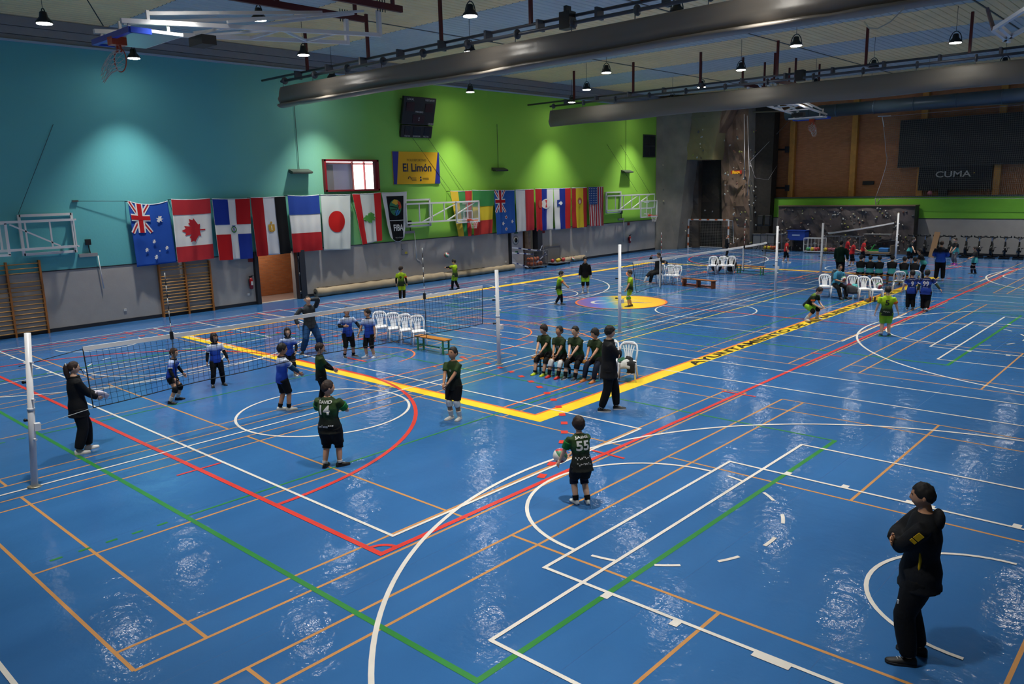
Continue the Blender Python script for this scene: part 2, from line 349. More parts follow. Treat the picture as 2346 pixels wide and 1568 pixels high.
# ---- doorway 2: white door with roundel, brown inner doors
d2 = struct(MB().box((XW+.02, D2[0]-.04, ZG/2), (.3, .1, ZG)).box((XW+.02, 27.9, ZG+.04), (.3, 2.7, .1)).build('door_2', dark_t), 'wide doorway with white door leaf and charcoal door')
MB().box((XW-.04, 27.32, 1.05), (.05, 1.12, 2.1)).build('white_leaf', mat('door_white', '#b4b4bc', .4), d2)
MB().lathe((XW-.01, 27.25, 1.62), [(.0, .0), (.27, .0), (.27, .012), (.20, .014)], 24, 'X').build('roundel_plate', mat('roundel_grey', '#8f9098', .4), d2)
MB().lathe((XW+.006, 27.25, 1.62), [(.2, 0), (.2, .006)], 24, 'X').build('roundel_ring', mat('roundel_white', '#d6d6cc', .4), d2)
MB().lathe((XW+.014, 27.25, 1.62), [(.13, 0), (.13, .006)], 24, 'X').build('porthole', mat('porthole_dark', '#2b2118', .2), d2)
MB().box((XW-.004, 27.3, 2.04), (.02, .3, .08)).build('exit_plate', mat('sign_green', '#1f6a44', .4), d2)
MB().box((XW-.004, 27.3, .95), (.02, .22, .08)).build('exit_plate', mat('sign_green', '#1f6a44', .4), d2)
MB().box((XW-.5, 28.4, 1.1), (.06, 1.3, 2.2)).build('brown_leaf', mat('door_brown', '#5e3418', .5, var=.15), d2)
MB().box((XW-.3, 28.62, 1.1), (.3, .2, 2.2)).build('pale_jamb', mat('jamb_pale', '#a28c80', .6, var=.2), d2)
MB().box((XW+.04, 29.12, ZG/2), (.4, .42, ZG)).build('charcoal_leaf', mat('door_charcoal', '#2b2e36', .45), d2)
# ---- indoor window with dark red frame, room and daylight behind
wf = mat('window_red', '#7c1420', .4); y0, y1, z0, z1 = DW
win = struct(MB().box((XW, (y0+y1)/2, z0+.04), (.34, y1-y0, .08)).box((XW, (y0+y1)/2, z1-.04), (.34, y1-y0, .08)).box((XW, y0+.05, (z0+z1)/2), (.34, .1, z1-z0)).box((XW, y1-.05, (z0+z1)/2), (.34, .1, z1-z0)).build('window_1', wf), 'inner window with dark red frame and bright room behind')
MB().box((XW-.02, (y0+y1)/2, (z0+z1)/2), (.012, y1-y0-.2, z1-z0-.16)).build('pane', mat('clear_pane', '#ffffff', .02, alpha=.06), win)
rmm = struct(MB().box((XW-2.9, 15.45, 5.6), (.1, 5.5, 3.2)).box((XW-1.6, 12.6, 5.6), (2.7, .1, 3.2)).build('wall_upper_room', mat('room_violet', '#6a66a0', .6)), 'violet walls of the upstairs room behind the red window')
MB().box((XW-1.6, 16.4, 6.45), (2.7, 8, .1)).build('room_ceiling', mat('room_white', '#e8dce4', .5), rmm)
MB().box((XW-1.6, 16.4, 4.3), (2.7, 8, .1)).build('room_floor', mat('room_floor', '#6a6470', .5), rmm)
daylight = mat('daylight_pane', '#ffffff', .5, emit=3.2)
MB().box((XW-1.7, 20.3, 5.65), (2.5, .04, 2.6)).build('window_and_ceiling_glow', daylight, rmm)
MB().box((XW-2.86, 19.6, 5.35), (.04, 2.7, 2.1)).build('window_and_ceiling_glow', daylight, rmm)
for yy in (18.22, 18.95, 19.6, 20.1): MB().box((XW-2.78, yy, 5.35), (.07, .08, 2.2)).build('window_bar', mat('bar_red', '#b02834', .4), rmm)
MB().box((XW-2.78, 19.4, 5.95), (.07, 2.5, .07)).build('window_bar', mat('bar_red', '#b02834', .4), rmm)
MB().box((XW-2.8, 15.6, 5.98), (.05, 5.2, .06)).build('window_bar', mat('bar_red', '#b02834', .4), rmm)
MB().box((XW-2.82, 15.6, 6.05), (.03, 5.2, .1)).build('window_and_ceiling_glow', mat('ceiling_glow', '#ffeef4', .5, emit=1.2), rmm)  # glowing strip put in for the brightly lit pinkish room ceiling
MB().box((XW-2.75, 16.6, 5.1), (.12, .8, 1.6)).build('navy_panel', mat('navy_panel', '#2a2850', .6), rmm)
# small dark window near the climbing wall
w2 = struct(MB().box((XW+.02, 41.1, 7.15), (.1, 1.5, 1.5)).build('window_2', mat('window_dark_frame', '#22262a', .5)), 'small dark window high on the green wall')
for (dy, dz) in ((-.35, .35), (.35, .35), (-.35, -.35), (.35, -.35)): MB().box((XW+.075, 41.1+dy, 7.15+dz), (.02, .6, .6)).build('pane', mat('dark_pane', '#141b22', .1), w2)
# ================================================================ FAR WALL
gr_f = mat('green_wall_paint', '#78be38', .7, var=.04, vscale=1.5, bump=.1, bscale=10)
fw = struct(MB().box((4.9, YF+.15, 1.065), (42.4, .3, 2.13)).build('wall_far', grey_p), 'far end wall, grey below a lime green band')
MB().box((4.9, YF+.15, 2.77), (42.4, .3, 1.28)).build('green_band', gr_f, fw)
MB().box((4.9, YF-.006, 2.13), (42.4, .02, .04)).build('dado_strip', dark_t, fw)
MB().box((4.9, YF+.6, 3.44), (42.4, 1.3, .06)).build('ledge', mat('ledge_dark', '#2c3a40', .6), fw)
struct(MB().box((12, YF-.02, .07), (28, .03, .14)).build('baseboard_far', dark_t), 'dark baseboard under the far wall')
YB2 = YF+1.2
bk2 = brick_mat('far_brick', '#b87c52', '#a66c46', '#946e56', 2, .5, .14)
fb = struct(MB().box((4.9, YB2+.15, 7.0), (42.4, .3, 7.4)).build('wall_far_upper', bk2), 'brown brick upper end wall with timber columns')
tim = mat('timber_column', '#c48c40', .5, var=.12, vscale=4)
for px_ in (1815, 1955, 2110, 2285):
    p = ony(px_, 420, YB2); MB().box((p.x, YB2-.16, 7.0), (.36, .34, 7.2)).build('timber_column', tim, fb, .02)
for pz in (342, 430):
    a = ony(1740, pz, YB2); b = ony(1805, pz+1, YB2); MB().bar(a, b, .05, .12).build('steel_tie', dark_t, fb); MB().box((b.x+.1, YB2-.36, b.z), (.3, .06, .4)).build('tie_plate', dark_t, fb)
# ================================================================ CEILING
deck_b = mat('ceiling_deck_beige', '#f0d6a2', .55, var=.06, vscale=1); deck_s = mat('ceiling_deck_blue', '#b4c0c4', .5, var=.05, vscale=1)
def deck(y0, y1):
    # corrugated sheet: ribs run along y, repeat across x
    m = MB(); n = int((26-XW)/.30); vs = []; p = .30
    for i in range(n):
        x = XW+i*p
        for (dx, dz) in ((0, 0), (.19, 0), (.21, .018), (.28, .018)): vs.append((x+dx, dz))
    pts = []
    for (x, dz) in vs: pts += [(x, y0, ZC+dz), (x, y1, ZC+dz)]
    return m.add(pts, [(2*i, 2*i+1, 2*i+3, 2*i+2) for i in range(len(vs)-1)])
ce = None; edges = []; y = 6.0-8.2*3; blue = True
while y < YF+1:
    for (wd, bl) in ((3.8, True), (4.4, False)):
        o = deck(y+.01, y+wd-.01).build('ceiling' if ce is None else 'deck_panel', deck_s if bl else deck_b, ce)
        if ce is None: ce = struct(o, 'ribbed metal roof deck in beige and blue grey bands')
        y += wd
MB().box((5, 16, ZC+.12), (43, 66, .1)).build('roof_top', mat('roof_grey', '#50545a', .8), ce)
for x in (-9.5, -1.5, 6.5, 14.5): MB().box((x, 16, ZC-.01), (.04, 64, .03)).build('deck_seam', mat('seam_dark', '#5c5c58', .6), ce)
# ================================================================ LAMPS
def make_lamp():
    t = thing('pendant_lamp', 'x', 'lamp')
    black = mat('lamp_black', '#101113', .4)
    MB().lathe((0, 0, 0), [(.06, .30), (.09, .28), (.11, .16), (.20, .05), (.22, .0), (.21, -.01)], 20).build('housing', black, t)
    MB().lathe((0, 0, -.012), [(.195, .004), (.19, -.012), (.10, -.02)], 20).build('lens', mat('lamp_lens', '#fffaf0', .4, emit=50), t)
    MB().tube([V((.2*cos(a), 0, .02+.36*sin(a))) for a in [pi*i/10 for i in range(11)]], .016, 6).build('yoke', black, t)
    MB().cyl((0, 0, .37), (0, 0, ZC-9.27), .008, 6).build('cable', black, t)
    return t
lampA = make_lamp(); first = True
lamp_rows = []
for i in range(7):
    x = -14.62+4.1*i
    for j in range(-1, 7):
        y = (6.1 if i % 2 == 0 else 2.05)+8.12*j
        if y < -4 or y > 45.5: continue
        lamp_rows.append((x, y))
def ordinal(n): return ['first', 'second', 'third', 'fourth', 'fifth', 'sixth', 'seventh', 'eighth'][n]
seen = {}; lit = []
for (x, y) in lamp_rows:
    o = lampA if first else copy_tree(lampA); first = False
    o.location = (x, y, 9.27); k = seen.get(round(x, 1), 0); seen[round(x, 1)] = k+1
    row = round((x+14.62)/4.1)
    tag(o, 'pendant high-bay lamp, %s along its row, %s row out from the flag wall' % (ordinal(k), ordinal(row)), 'lamp', 'pendant lamps under the roof')
    if abs(x-1.78) < .3 and 30 < y < 32:   # this one is not lit
        for ch in o.children:
            if ch.name.startswith('lens'): ch.data = ch.data.copy(); ch.data.materials.clear(); ch.data.materials.append(mat('lens_off', '#55585c', .3))
        o['label'] = 'unlit pendant lamp with dark lens above the far court'; continue
    lit.append(o)
lens_m = MATS['lamp_lens']
for o in lit:
    sp = bpy.data.lights.new('lamp_beam', 'SPOT'); sp.energy = LAMP_W; sp.spot_size = R(85); sp.spot_blend = 1; sp.shadow_soft_size = .19; sp.color = (1, .965, .90)
    so = bpy.data.objects.new('lamp_beam', sp); COL.objects.link(so); so.location = (0, 0, -.05); so.parent = o
# ================================================================ CURTAINS
vinyl = mat('grey_vinyl', '#716b63', .36, bump=.5, bscale=2.6, spec=.5)
vinyl2 = mat('grey_vinyl_matt', '#6c675e', .55, bump=.2, bscale=2.2)
pipe_m = mat('pipe_grey', '#4b4e56', .45, .3); red_b = mat('hanger_red', '#551016', .5); blk = mat('black_plastic', '#131417', .45)
def curtain(yc, x0, x1, ztop, h, vm, label, seed, flap):
    t = thing('divider_curtain', label, 'curtain', (0, yc, 0), 0, 'raised hall divider curtains')
    rr = random.Random(seed)
    def sec(u, v):
        x = x0+(x1-x0)*u; a = 2*pi*v
        sag = .018*sin(x*1.1+seed)+.02*sin(x*.43+seed*2)
        nz = noise.noise(V((x*.5, cos(a)*1.2, sin(a)*1.2+seed)))*.03 + noise.noise(V((x*3.1, cos(a)*2.2, sin(a)*2.2+seed)))*.014*max(0, sin(x*.9+seed))
        ry = (.16+nz)*(1-.25*abs(sin(a))); 
        zz = ztop-h/2+h/2*sin(a)+(sag if sin(a) < 0 else sag*.25)
        return V((x, ry*cos(a)*(1.2 if sin(a) < 0 else .75), zz))
    m = MB(); m.grid(lambda u, v: sec(v, 1-u), 20, 170, close_u=True)
    N = 20; m.f += [[k for k in range(N)], [170*N+k for k in reversed(range(N))]]; m.sm += [False]*2
    m.build('folded_sheet', vm, t)
    if flap:
        def sec2(u, v):
            x = x0+.1+(x1-x0-.2)*u; a = 2*pi*v; zz = ztop-h+.01+.018*sin(x*1.1+seed)+.02*sin(x*.43+seed*2)
            nz = noise.noise(V((x*1.3, 5, seed)))*.05
            return V((x, -.06+(.22+nz)*cos(a), zz-.02+(.085+nz*.4)*sin(a)+.01*sin(x*1.1)))
        m = MB(); m.grid(lambda u, v: sec2(v, 1-u), 14, 150, close_u=True)
        m.f += [[k for k in range(14)], [150*14+k for k in reversed(range(14))]]; m.sm += [False]*2
        m.build('lower_fold', vm, t)
    MB().cyl((x0-1.9, .35, 9.06), (x1, .35, 9.06), .045, 8).build('upper_pipe', pipe_m, t)
    MB().cyl((x0-.1, .1, 8.82), (x1, .1, 8.82), .05, 8).build('winding_pipe', pipe_m, t)
    x = x0+1.35; k = 0
    while x < x1:
        MB().box((x, .35, (9.06+ZC)/2), (.09, .09, ZC-9.06)).build('red_hanger', red_b, t); x += 3.7
    x = x0+.15
    while x < x1:
        MB().lathe((x, .1, 8.82), [(.13, -.03), (.14, 0), (.13, .03)], 16, 'X').build('pulley', pipe_m, t)
        MB().cyl((x, .02, 8.74), (x, 0, ztop-.05), .012, 6).build('lift_cord', pipe_m, t)
        MB().box((x+.75, .22, 8.95), (.08, .3, .3)).build('pipe_bracket', pipe_m, t)
        x += 2.0
    return t
c1 = curtain(11.2, -13.75, 14.5, 8.60, .70, vinyl, 'raised glossy dark grey divider curtain nearest the camera', 3, True)
MB().box((.12, .2, 8.93), (.34, .3, .44)).box((.12, .2, 9.2), (.1, .2, .2)).build('winch_motor', blk, c1)
c2 = curtain(27.6, -13.85, 14.5, 8.60, .84, vinyl2, 'raised matt grey divider curtain further from the camera', 8, False)
MB().box((-.3, .2, 8.93), (.34, .3, .44)).build('winch_motor', blk, c2)
wc = MB().tube([ony(2085, -10, 11.0), ony(2070, 20, 11.0), ony(2040, 50, 11.0), ony(2010, 66, 11.0), ony(1990, 64, 11.0), ony(1980, 50, 11.05)], .012, 6).build('loose_cable', mat('cable_pale', '#a9a79a', .5), c1); wc.location = (0, -11.2, 0)
# ================================================================ FLAGS
fl_n = [0]
def bez(cx, cy, r, n=24, ry=None): return [(cx+r*cos(2*pi*i/n), cy+(ry or r)*sin(2*pi*i/n)) for i in range(n)]
def star(cx, cy, r, k=7, asp=1.6, inner=.45, rot=0): return [(cx+(r if i % 2 == 0 else r*inner)*cos(pi*i/k+rot), cy+(r if i % 2 == 0 else r*inner)*sin(pi*i/k+rot)/asp) for i in range(2*k)]
def band(x0, y0, x1, y1, w, asp=1.6):
    dx, dy = x1-x0, (y1-y0)*asp; L = sqrt(dx*dx+dy*dy); nx, ny = -dy/L*w/2, dx/L*w/2/asp
    return [(x0-nx, y0-ny), (x1-nx, y1-ny), (x1+nx, y1+ny), (x0+nx, y0+ny)]
def rc(u0, u1, v0, v1): return [(u0, v0), (u1, v0), (u1, v1), (u0, v1)]
def flag(label, tl, tr, bl, br, base, pieces, sag=.03, seed=0, taper=0):
    X = XW+.23
    A, B, C_, D = onx(*tl, X), onx(*tr, X), onx(*bl, X), onx(*br, X)
    t = thing('flag', label, 'flag', (A+B)/2, 0, 'national flags hung along the wall'); O = (A+B)/2
    W = (B-A).length; H = ((C_+D)/2-O).length
    def P(u, v, off=0):
        p = (A*(1-u)+B*u)*(1-v)+(C_*(1-u)+D*u)*v
        p = p + V((0, 0, -sag*4*u*(1-u)*(1-v)**3))
        if taper: p = p + V((0, 0, taper*(2*u-1)**2*v**6*H))
        d = .022*sin(u*13+seed+v*1.5)*(.25+v)+.015*sin(u*25+seed*2)*v+.02*sin(v*5+seed)*v + .03*noise.noise(V((u*3+seed, v*4, 0)))*v
        return p + V((d+.02+off, 0, 0)) - O
    cm = lambda c: mat('cloth_'+c.strip('#'), c, .85, bump=.15, bscale=30, spec=.2)
    o = MB().grid(lambda u, v: P(u, v), 30, 40).build('cloth', cm(base), t); so = o.modifiers.new('s', 'SOLIDIFY'); so.thickness = .006; so.offset = -1
    for lv, (nm, c, poly) in enumerate(pieces):
        bm = bmesh.new(); vs = [bm.verts.new((x, y, 0)) for x, y in poly]; f = bm.faces.new(vs); bmesh.ops.triangulate(bm, faces=[f])
        for i in range(1, 18): bmesh.ops.bisect_plane(bm, geom=bm.verts[:]+bm.edges[:]+bm.faces[:], plane_co=(i/18, 0, 0), plane_no=(1, 0, 0))
        for i in range(1, 26): bmesh.ops.bisect_plane(bm, geom=bm.verts[:]+bm.edges[:]+bm.faces[:], plane_co=(0, i/26, 0), plane_no=(0, 1, 0))
        for v in bm.verts: v.co = P(v.co.x, v.co.y, .016+.003*min(lv, 9))
        me = bpy.data.meshes.new(nm); bm.to_mesh(me); bm.free()
        for p in me.polygons: p.use_smooth = True
        link(nm, me, t, cm(c))
    for q in (A, B): MB().bar(V((XW, q.y, q.z-.01))-O, q-O+V((.03, 0, -.01)), .025).build('wall_tie', dark_t, t)
    MB().tube([P(i/8, 0, 0) for i in range(9)], .018, 6).build('header_tape', cm('#c9cdd2'), t)
    return t
BL, WH, RD = '#2350a8', '#dfe0dd', '#b01a20'
def jack(u0, u1, v0, v1):
    q = []
    for (a, b, c, d) in ((u0, v0, u1, v1), (u1, v0, u0, v1)): q.append(('saltire', WH, band(a, b, c, d, .10)))
    for (a, b, c, d) in ((u0, v0, u1, v1), (u1, v0, u0, v1)): q.append(('thin_saltire', RD, band(a, b, c, d, .035)))
    um, vm = (u0+u1)/2, (v0+v1)/2
    q += [('white_cross', WH, rc(um-.09, um+.09, v0, v1)), ('white_cross', WH, rc(u0, u1, vm-.055, vm+.055)), ('red_cross', RD, rc(um-.055, um+.055, v0, v1)), ('red_cross', RD, rc(u0, u1, vm-.034, vm+.034))]
    return q
flag('Australian flag, blue with white stars, leftmost of the row', (292, 461), (383, 461), (313, 612), (404, 601), BL, jack(.02, .48, .0, .48)+[('star', WH, star(.72, .27, .10)), ('star', WH, star(.50, .63, .055)), ('star', WH, star(.30, .755, .055)), ('star', WH, star(.80, .75, .055)), ('star', WH, star(.50, .88, .06)), ('star', WH, star(.62, .79, .03, 5))], .13, 1)
leafR = [(0, -.5), (.08, -.33), (.19, -.38), (.15, -.12), (.27, -.22), (.31, -.15), (.45, -.18), (.40, -.02), (.47, .03), (.22, .21), (.24, .30), (.03, .27), (.025, .5)]
lf = leafR+[(-x, y) for x, y in reversed(leafR[1:])]
flag('Canadian flag with red maple leaf turned sideways', (391, 457), (480, 455), (407, 602), (490, 592), WH, [('red_stripe', '#b53038', rc(0, 1, 0, .245)), ('red_stripe', '#b53038', rc(0, 1, .755, 1)), ('maple_leaf', '#b92a32', [(.50+y*.62, .505+x*.42) for x, y in lf])], .03, 2)
flag('Dominican flag quartered blue and red by a white cross', (485, 456), (571, 455), (502, 597), (579, 592), WH, [('blue_quarter', '#1c3590', rc(0, .40, 0, .42)), ('red_quarter', RD, rc(.60, 1, 0, .42)), ('red_quarter', RD, rc(0, .40, .58, 1)), ('blue_quarter', '#1c3590', rc(.60, 1, .58, 1)), ('wreath', '#3c7a44', bez(.503, .503, .075, 19, .055)), ('shield', '#c8c2bc', bez(.5, .5, .05, 12, .036)), ('shield_cross', '#27418f', rc(.485, .515, .475, .525)), ('ribbon', '#27418f', rc(.45, .55, .437, .45))], .02, 3)
flag('Egyptian flag, red, white and black upright stripes with gold eagle', (573, 453), (653, 450), (588, 588), (665, 580), '#d6d8dc', [('red_stripe', '#a01a20', rc(0, .34, 0, 1)), ('black_stripe', '#101114', rc(.67, 1, 0, 1)), ('eagle_body', '#c89a3c', [(.42, .47), (.60, .47), (.60, .58), (.55, .55), (.55, .60), (.47, .60), (.47, .55), (.42, .58)]), ('eagle_head', '#c89a3c', bez(.51, .44, .03, 10, .022)), ('eagle_shield', '#e6dcc0', rc(.495, .525, .49, .57))], .02, 4)
flag('French flag hung with blue stripe uppermost and red lowest', (658, 448), (730, 447), (671, 579), (738, 573), WH, [('blue_stripe', '#2c4a9e', rc(0, 1, 0, .335)), ('red_stripe', '#b0262c', rc(0, 1, .665, 1))], .04, 5)
flag('Japanese flag, white with a large red disc', (733, 447), (802, 446), (742, 574), (803, 572), '#d5dcd6', [('red_disc', '#c4201e', bez(.503, .483, .29, 41, .195))], .01, 6)
cedar = [(.30, .50), (.42, .455), (.44, .43), (.52, .44), (.54, .40), (.62, .43), (.66, .38), (.70, .44), (.80, .43), (.78, .475), (.86, .50), (.78, .52), (.82, .56), (.70, .55), (.68, .60), (.60, .56), (.52, .585), (.50, .55), (.42, .56), (.42, .53)]
flag('Lebanese flag with red side stripes and green cedar lying sideways', (806, 445), (871, 442), (829, 561), (874, 551), '#d5dcd4', [('red_stripe', '#c4282a', rc(0, .26, 0, 1)), ('red_stripe', '#c4282a', rc(.75, 1, 0, 1)), ('cedar', '#5aa048', [((x-.58)*1.0+.5, y) for x, y in cedar])], .02, 7)
gl = [('black_panel', '#14161a', rc(.16, .86, .07, .985)), ('divider_line', WH, rc(.16, .86, .555, .568)), ('green_globe', '#3f7f5c', bez(.503, .303, .27, 31, .165)), ('gold_patch', '#d0aa3c', [(.34, .20), (.45, .135), (.60, .15), (.66, .22), (.52, .25)]), ('red_patch', '#c04a30', [(.60, .16), (.72, .20), (.77, .30), (.68, .36), (.62, .28)]), ('blue_patch', '#3d7fb4', [(.42, .40), (.52, .34), (.70, .37), (.64, .44), (.50, .465)]), ('dark_seam', '#14161a', band(.24, .27, .56, .30, .025)), ('dark_seam', '#14161a', band(.26, .35, .50, .33, .022)), ('dark_seam', '#14161a', band(.42, .45, .66, .25, .025)), ('dark_seam', '#14161a', band(.55, .44, .70, .33, .02))]
fb_ = flag('white and black FIBA banner with coloured globe emblem', (873, 442), (931, 440), (895, 556), (927, 554), '#cfd2d2', gl, .01, 8, .12)
def on_flag_text(body, tl, tr, bl, br, u, v, w, h, c, parent, name='lettering', bold=.02):
    X = XW+.23; me = text_mesh(body, 1, name, 0, bold); xs = [q.co.x for q in me.vertices]; ys = [q.co.y for q in me.vertices]
    A, B, C_, D = onx(*tl, X), onx(*tr, X), onx(*bl, X), onx(*br, X); O = (A+B)/2
    for q in me.vertices:
        uu = u+(q.co.x-min(xs))/(max(xs)-min(xs))*w; vv = v+(max(ys)-q.co.y)/(max(ys)-min(ys))*h
        p = (A*(1-uu)+B*uu)*(1-vv)+(C_*(1-uu)+D*uu)*vv; q.co = p-O+V((.12, 0, 0))
    return link(name, me, parent, mat('cloth_'+c.strip('#'), c, .85))
FQ = ((873, 442), (931, 440), (895, 556), (927, 554))
on_flag_text('FIBA', *FQ, .25, .64, .55, .13, WH, fb_)
on_flag_text('We Are Basketball', *FQ, .28, .89, .5, .03, '#9a9ca0', fb_, bold=0)
flag('Lithuanian colours in upright yellow, green and red stripes, beside the hoop', (1030, 438), (1080, 437), (1050, 542), (1080, 541), '#3f8a4a', [('yellow_stripe', '#d8b838', rc(0, .35, 0, 1)), ('red_stripe', '#b83a34', rc(.68, 1, 0, 1))], .02, 9)
flag('green, yellow and red flag striped crosswise behind the hoop', (1081, 436), (1132, 436), (1085, 540), (1126, 534), '#d8be34', [('green_stripe', '#3f8a4a', rc(0, 1, 0, .36)), ('red_stripe', '#b83a34', rc(0, 1, .68, 1))], .02, 10)
flag('New Zealand flag, blue with red-centred stars', (1131, 436), (1178, 436), (1138, 538), (1180, 533), '#2a5aa6', jack(.02, .5, 0, .50)+[q for (x, y) in ((.50, .62), (.34, .76), (.82, .73), (.48, .89)) for q in (('star', WH, star(x, y, .085, 5)), ('star_heart', RD, star(x, y, .055, 5)))], .01, 11)
flag('Polish colours, white and red halves hung upright', (1180, 435), (1222, 434), (1184, 532), (1223, 527), '#d9dad8', [('red_half', '#b8343a', rc(.52, 1, 0, 1))], .01, 12)
flag('Serbian flag, red, blue and white uprights with large crest', (1225, 433), (1266, 432), (1228, 530), (1266, 526), '#d9dad8', [('red_stripe', '#b02428', rc(0, .36, 0, 1)), ('blue_stripe', '#1f3188', rc(.36, .64, 0, 1)), ('crest', '#d8d4cc', bez(.583, .362, .26, 21, .12)), ('crest_red', '#b83030', [(.52, .27), (.66, .27), (.60, .36), (.66, .45), (.52, .45), (.57, .36)]), ('crown', '#b8503a', bez(.26, .36, .11, 12, .10))], .01, 13)
flag('Slovenian flag, white, blue and red uprights with small shield', (1267, 432), (1306, 431), (1271, 527), (1306, 523), '#d9dad8', [('blue_stripe', '#1f3188', rc(.34, .68, 0, 1)), ('red_stripe', '#b82a26', rc(.68, 1, 0, 1)), ('shield', '#27418f', [(.18, .28), (.42, .27), (.52, .35), (.42, .43), (.18, .44)]), ('shield_peak', '#dfe0dd', [(.26, .36), (.40, .31), (.50, .36), (.40, .41)])], .01, 14)
flag('Spanish flag, red and yellow uprights with small crest', (1309, 431), (1344, 430), (1311, 523), (1345, 520), '#a82f2c', [('yellow_stripe', '#cbb22c', rc(.26, .74, 0, 1)), ('crest', '#a5603c', bez(.5, .33, .16, 14, .09)), ('crest_shield', '#c9b8a8', bez(.5, .35, .08, 10, .05))], .01, 15)
flag('American stars and stripes hung upright, rightmost of the row', (1347, 429), (1381, 428), (1351, 519), (1381, 517), '#d6d2d0', [('red_stripe', '#a83038', rc(i/6.5, i/6.5+1/13, 0, 1)) for i in range(7)]+[('blue_canton', '#2b4a86', rc(0, .56, 0, .44))]+[('star', WH, star(.06+.11*i, .04+.06*j, .028, 5)) for i in range(5) for j in range(7)], .01, 16)
a = onx(172, 461, XW+.05); b = onx(292, 461, XW+.23)
w_ = thing('flag_wire', 'thin wire stretched along the wall to carry the flags', 'wire', a)
MB().tube([V((0, 0, 0)), b-a], .008, 5).build('wire', dark_t, w_); MB().box((0, 0, 0), (.06, .2, .06)).build('wall_hook', mat('steel', '#8a8a8a', .35, 1), w_)
# ================================================================ WALL FITTINGS
# scoreboard: tilted forward
sb = thing('scoreboard', 'black electronic scoreboard leaning out high on the green wall', 'scoreboard', (XW, 20.05, 8.1))
tl = M.Rotation(R(14), 3, 'Y')
def sbx(y, z, w, h, d=.16, off=0): return MB().box(tl @ V((.25+off, y, z)), (d, w, h), tl)
sbx(0, .32, 2.05, 1.30).build('upper_panel', blk, sb, .02); sbx(0, -.66, 1.98, .58).build('lower_panel', blk, sb, .02)
dr = mat('digit_red_dark', '#2a0708', .3); dk = mat('digit_black', '#08080a', .25)
for y in (-.6, .6): sbx(y, .5, .5, .42, .02, .085).build('score_digits', dr, sb)
sbx(0, -.05, .75, .4, .02, .085).build('clock_digits', dr, sb)
for y in (-.62, 0, .62): sbx(y, -.62, .34 if y else .5, .4, .02, .085).build('foul_digits', dk, sb)
for z in (.0, -.1): sbx(.02, z, .035, .045, .02, .1).build('clock_colon', mat('lit_dot', '#d8d8d8', .4), sb)
for (s_, y, z, h) in (('LOCAL', -.62, .85, .1), ('VISITANTE', .6, .85, .1), ('PERIODO', 0, .28, .09), ('FALTAS', -.6, -.88, .08), ('JUGADOR', 0, -.88, .08), ('FALTAS', .6, -.88, .08), ('CRONO', .82, -.26, .08)):
    o = link('caption', text_mesh(s_, h*1.3, 'caption', .001), sb, mat('caption_grey', '#b9bcc0', .5)); o.matrix_local = M.Translation(tl @ V((.345, y, z))) @ (tl @ M(((0, 0, 1), (1, 0, 0), (0, 1, 0)))).to_4x4()
for y in (-.8, .8): MB().bar((0, y, .8), tl @ V((.2, y, .8)), .04).build('wall_arm', dark_t, sb); MB().bar((0, y, -.95), tl @ V((.2, y, -.9)), .04).build('wall_arm', dark_t, sb)
# sign
sg = thing('wall_sign', 'yellow sign board with blue edges reading El Limon', 'sign', (XW, 20.03, 5.65))
MB().box((.03, 0, 0), (.04, 3.02, 1.55)).build('board', mat('sign_yellow', '#d8a81e', .4), sg)
for (pts) in ([(-1.51, .775), (-1.12, .775), (-1.32, -.775), (-1.51, -.775)], [(1.42, .775), (1.51, .775), (1.51, -.775), (1.15, -.775)]):
    MB().prism([(.052, y, z) for y, z in pts], (.004, 0, 0)).build('blue_edge', mat('sign_blue', '#262f86', .4), sg)
WR = M(((0, 0, 1), (1, 0, 0), (0, 1, 0))).to_4x4()
def wall_text(s_, x, y, z, w, m_, parent, bold=0, name='lettering'):
    me = text_mesh(s_, 1, name, .002, bold); xs = [v.co.x for v in me.vertices]; k = w/(max(xs)-min(xs))
    for v in me.vertices: v.co.x *= k; v.co.y *= k
    o = link(name, me, parent, m_); o.matrix_local = M.Translation((x, y, z)) @ WR; return o
nv = mat('sign_navy', '#1a2340', .5); wall_text('POLIDEPORTIVO', .056, 0, .37, 1.25, mat('sign_olive', '#7a6420', .5), sg); wall_text('El Limón', .056, .02, .0, 1.85, nv, sg, .02)
MB().tube([V((.058, -.5+.09*cos(a), -.52+.1*sin(a))) for a in [pi*i/8-.3 for i in range(10)]], .018, 5).build('arch_logo', nv, sg)
for z in (-.48, -.54, -.6): MB().box((.056, -.22, z), (.004, .3, .03)).build('small_print', mat('sign_olive', '#7a6420', .5), sg)
MB().lathe((.056, .22, -.45), [(.05, 0), (.05, .004)], 12, 'X').build('crest_top', nv, sg); MB().lathe((.056, .22, -.58), [(.06, 0), (.06, .004)], 12, 'X').build('crest_base', nv, sg)
for z in (-.5, -.56): MB().box((.056, .55, z), (.004, .4, .025)).build('small_print', mat('sign_olive', '#7a6420', .5), sg)
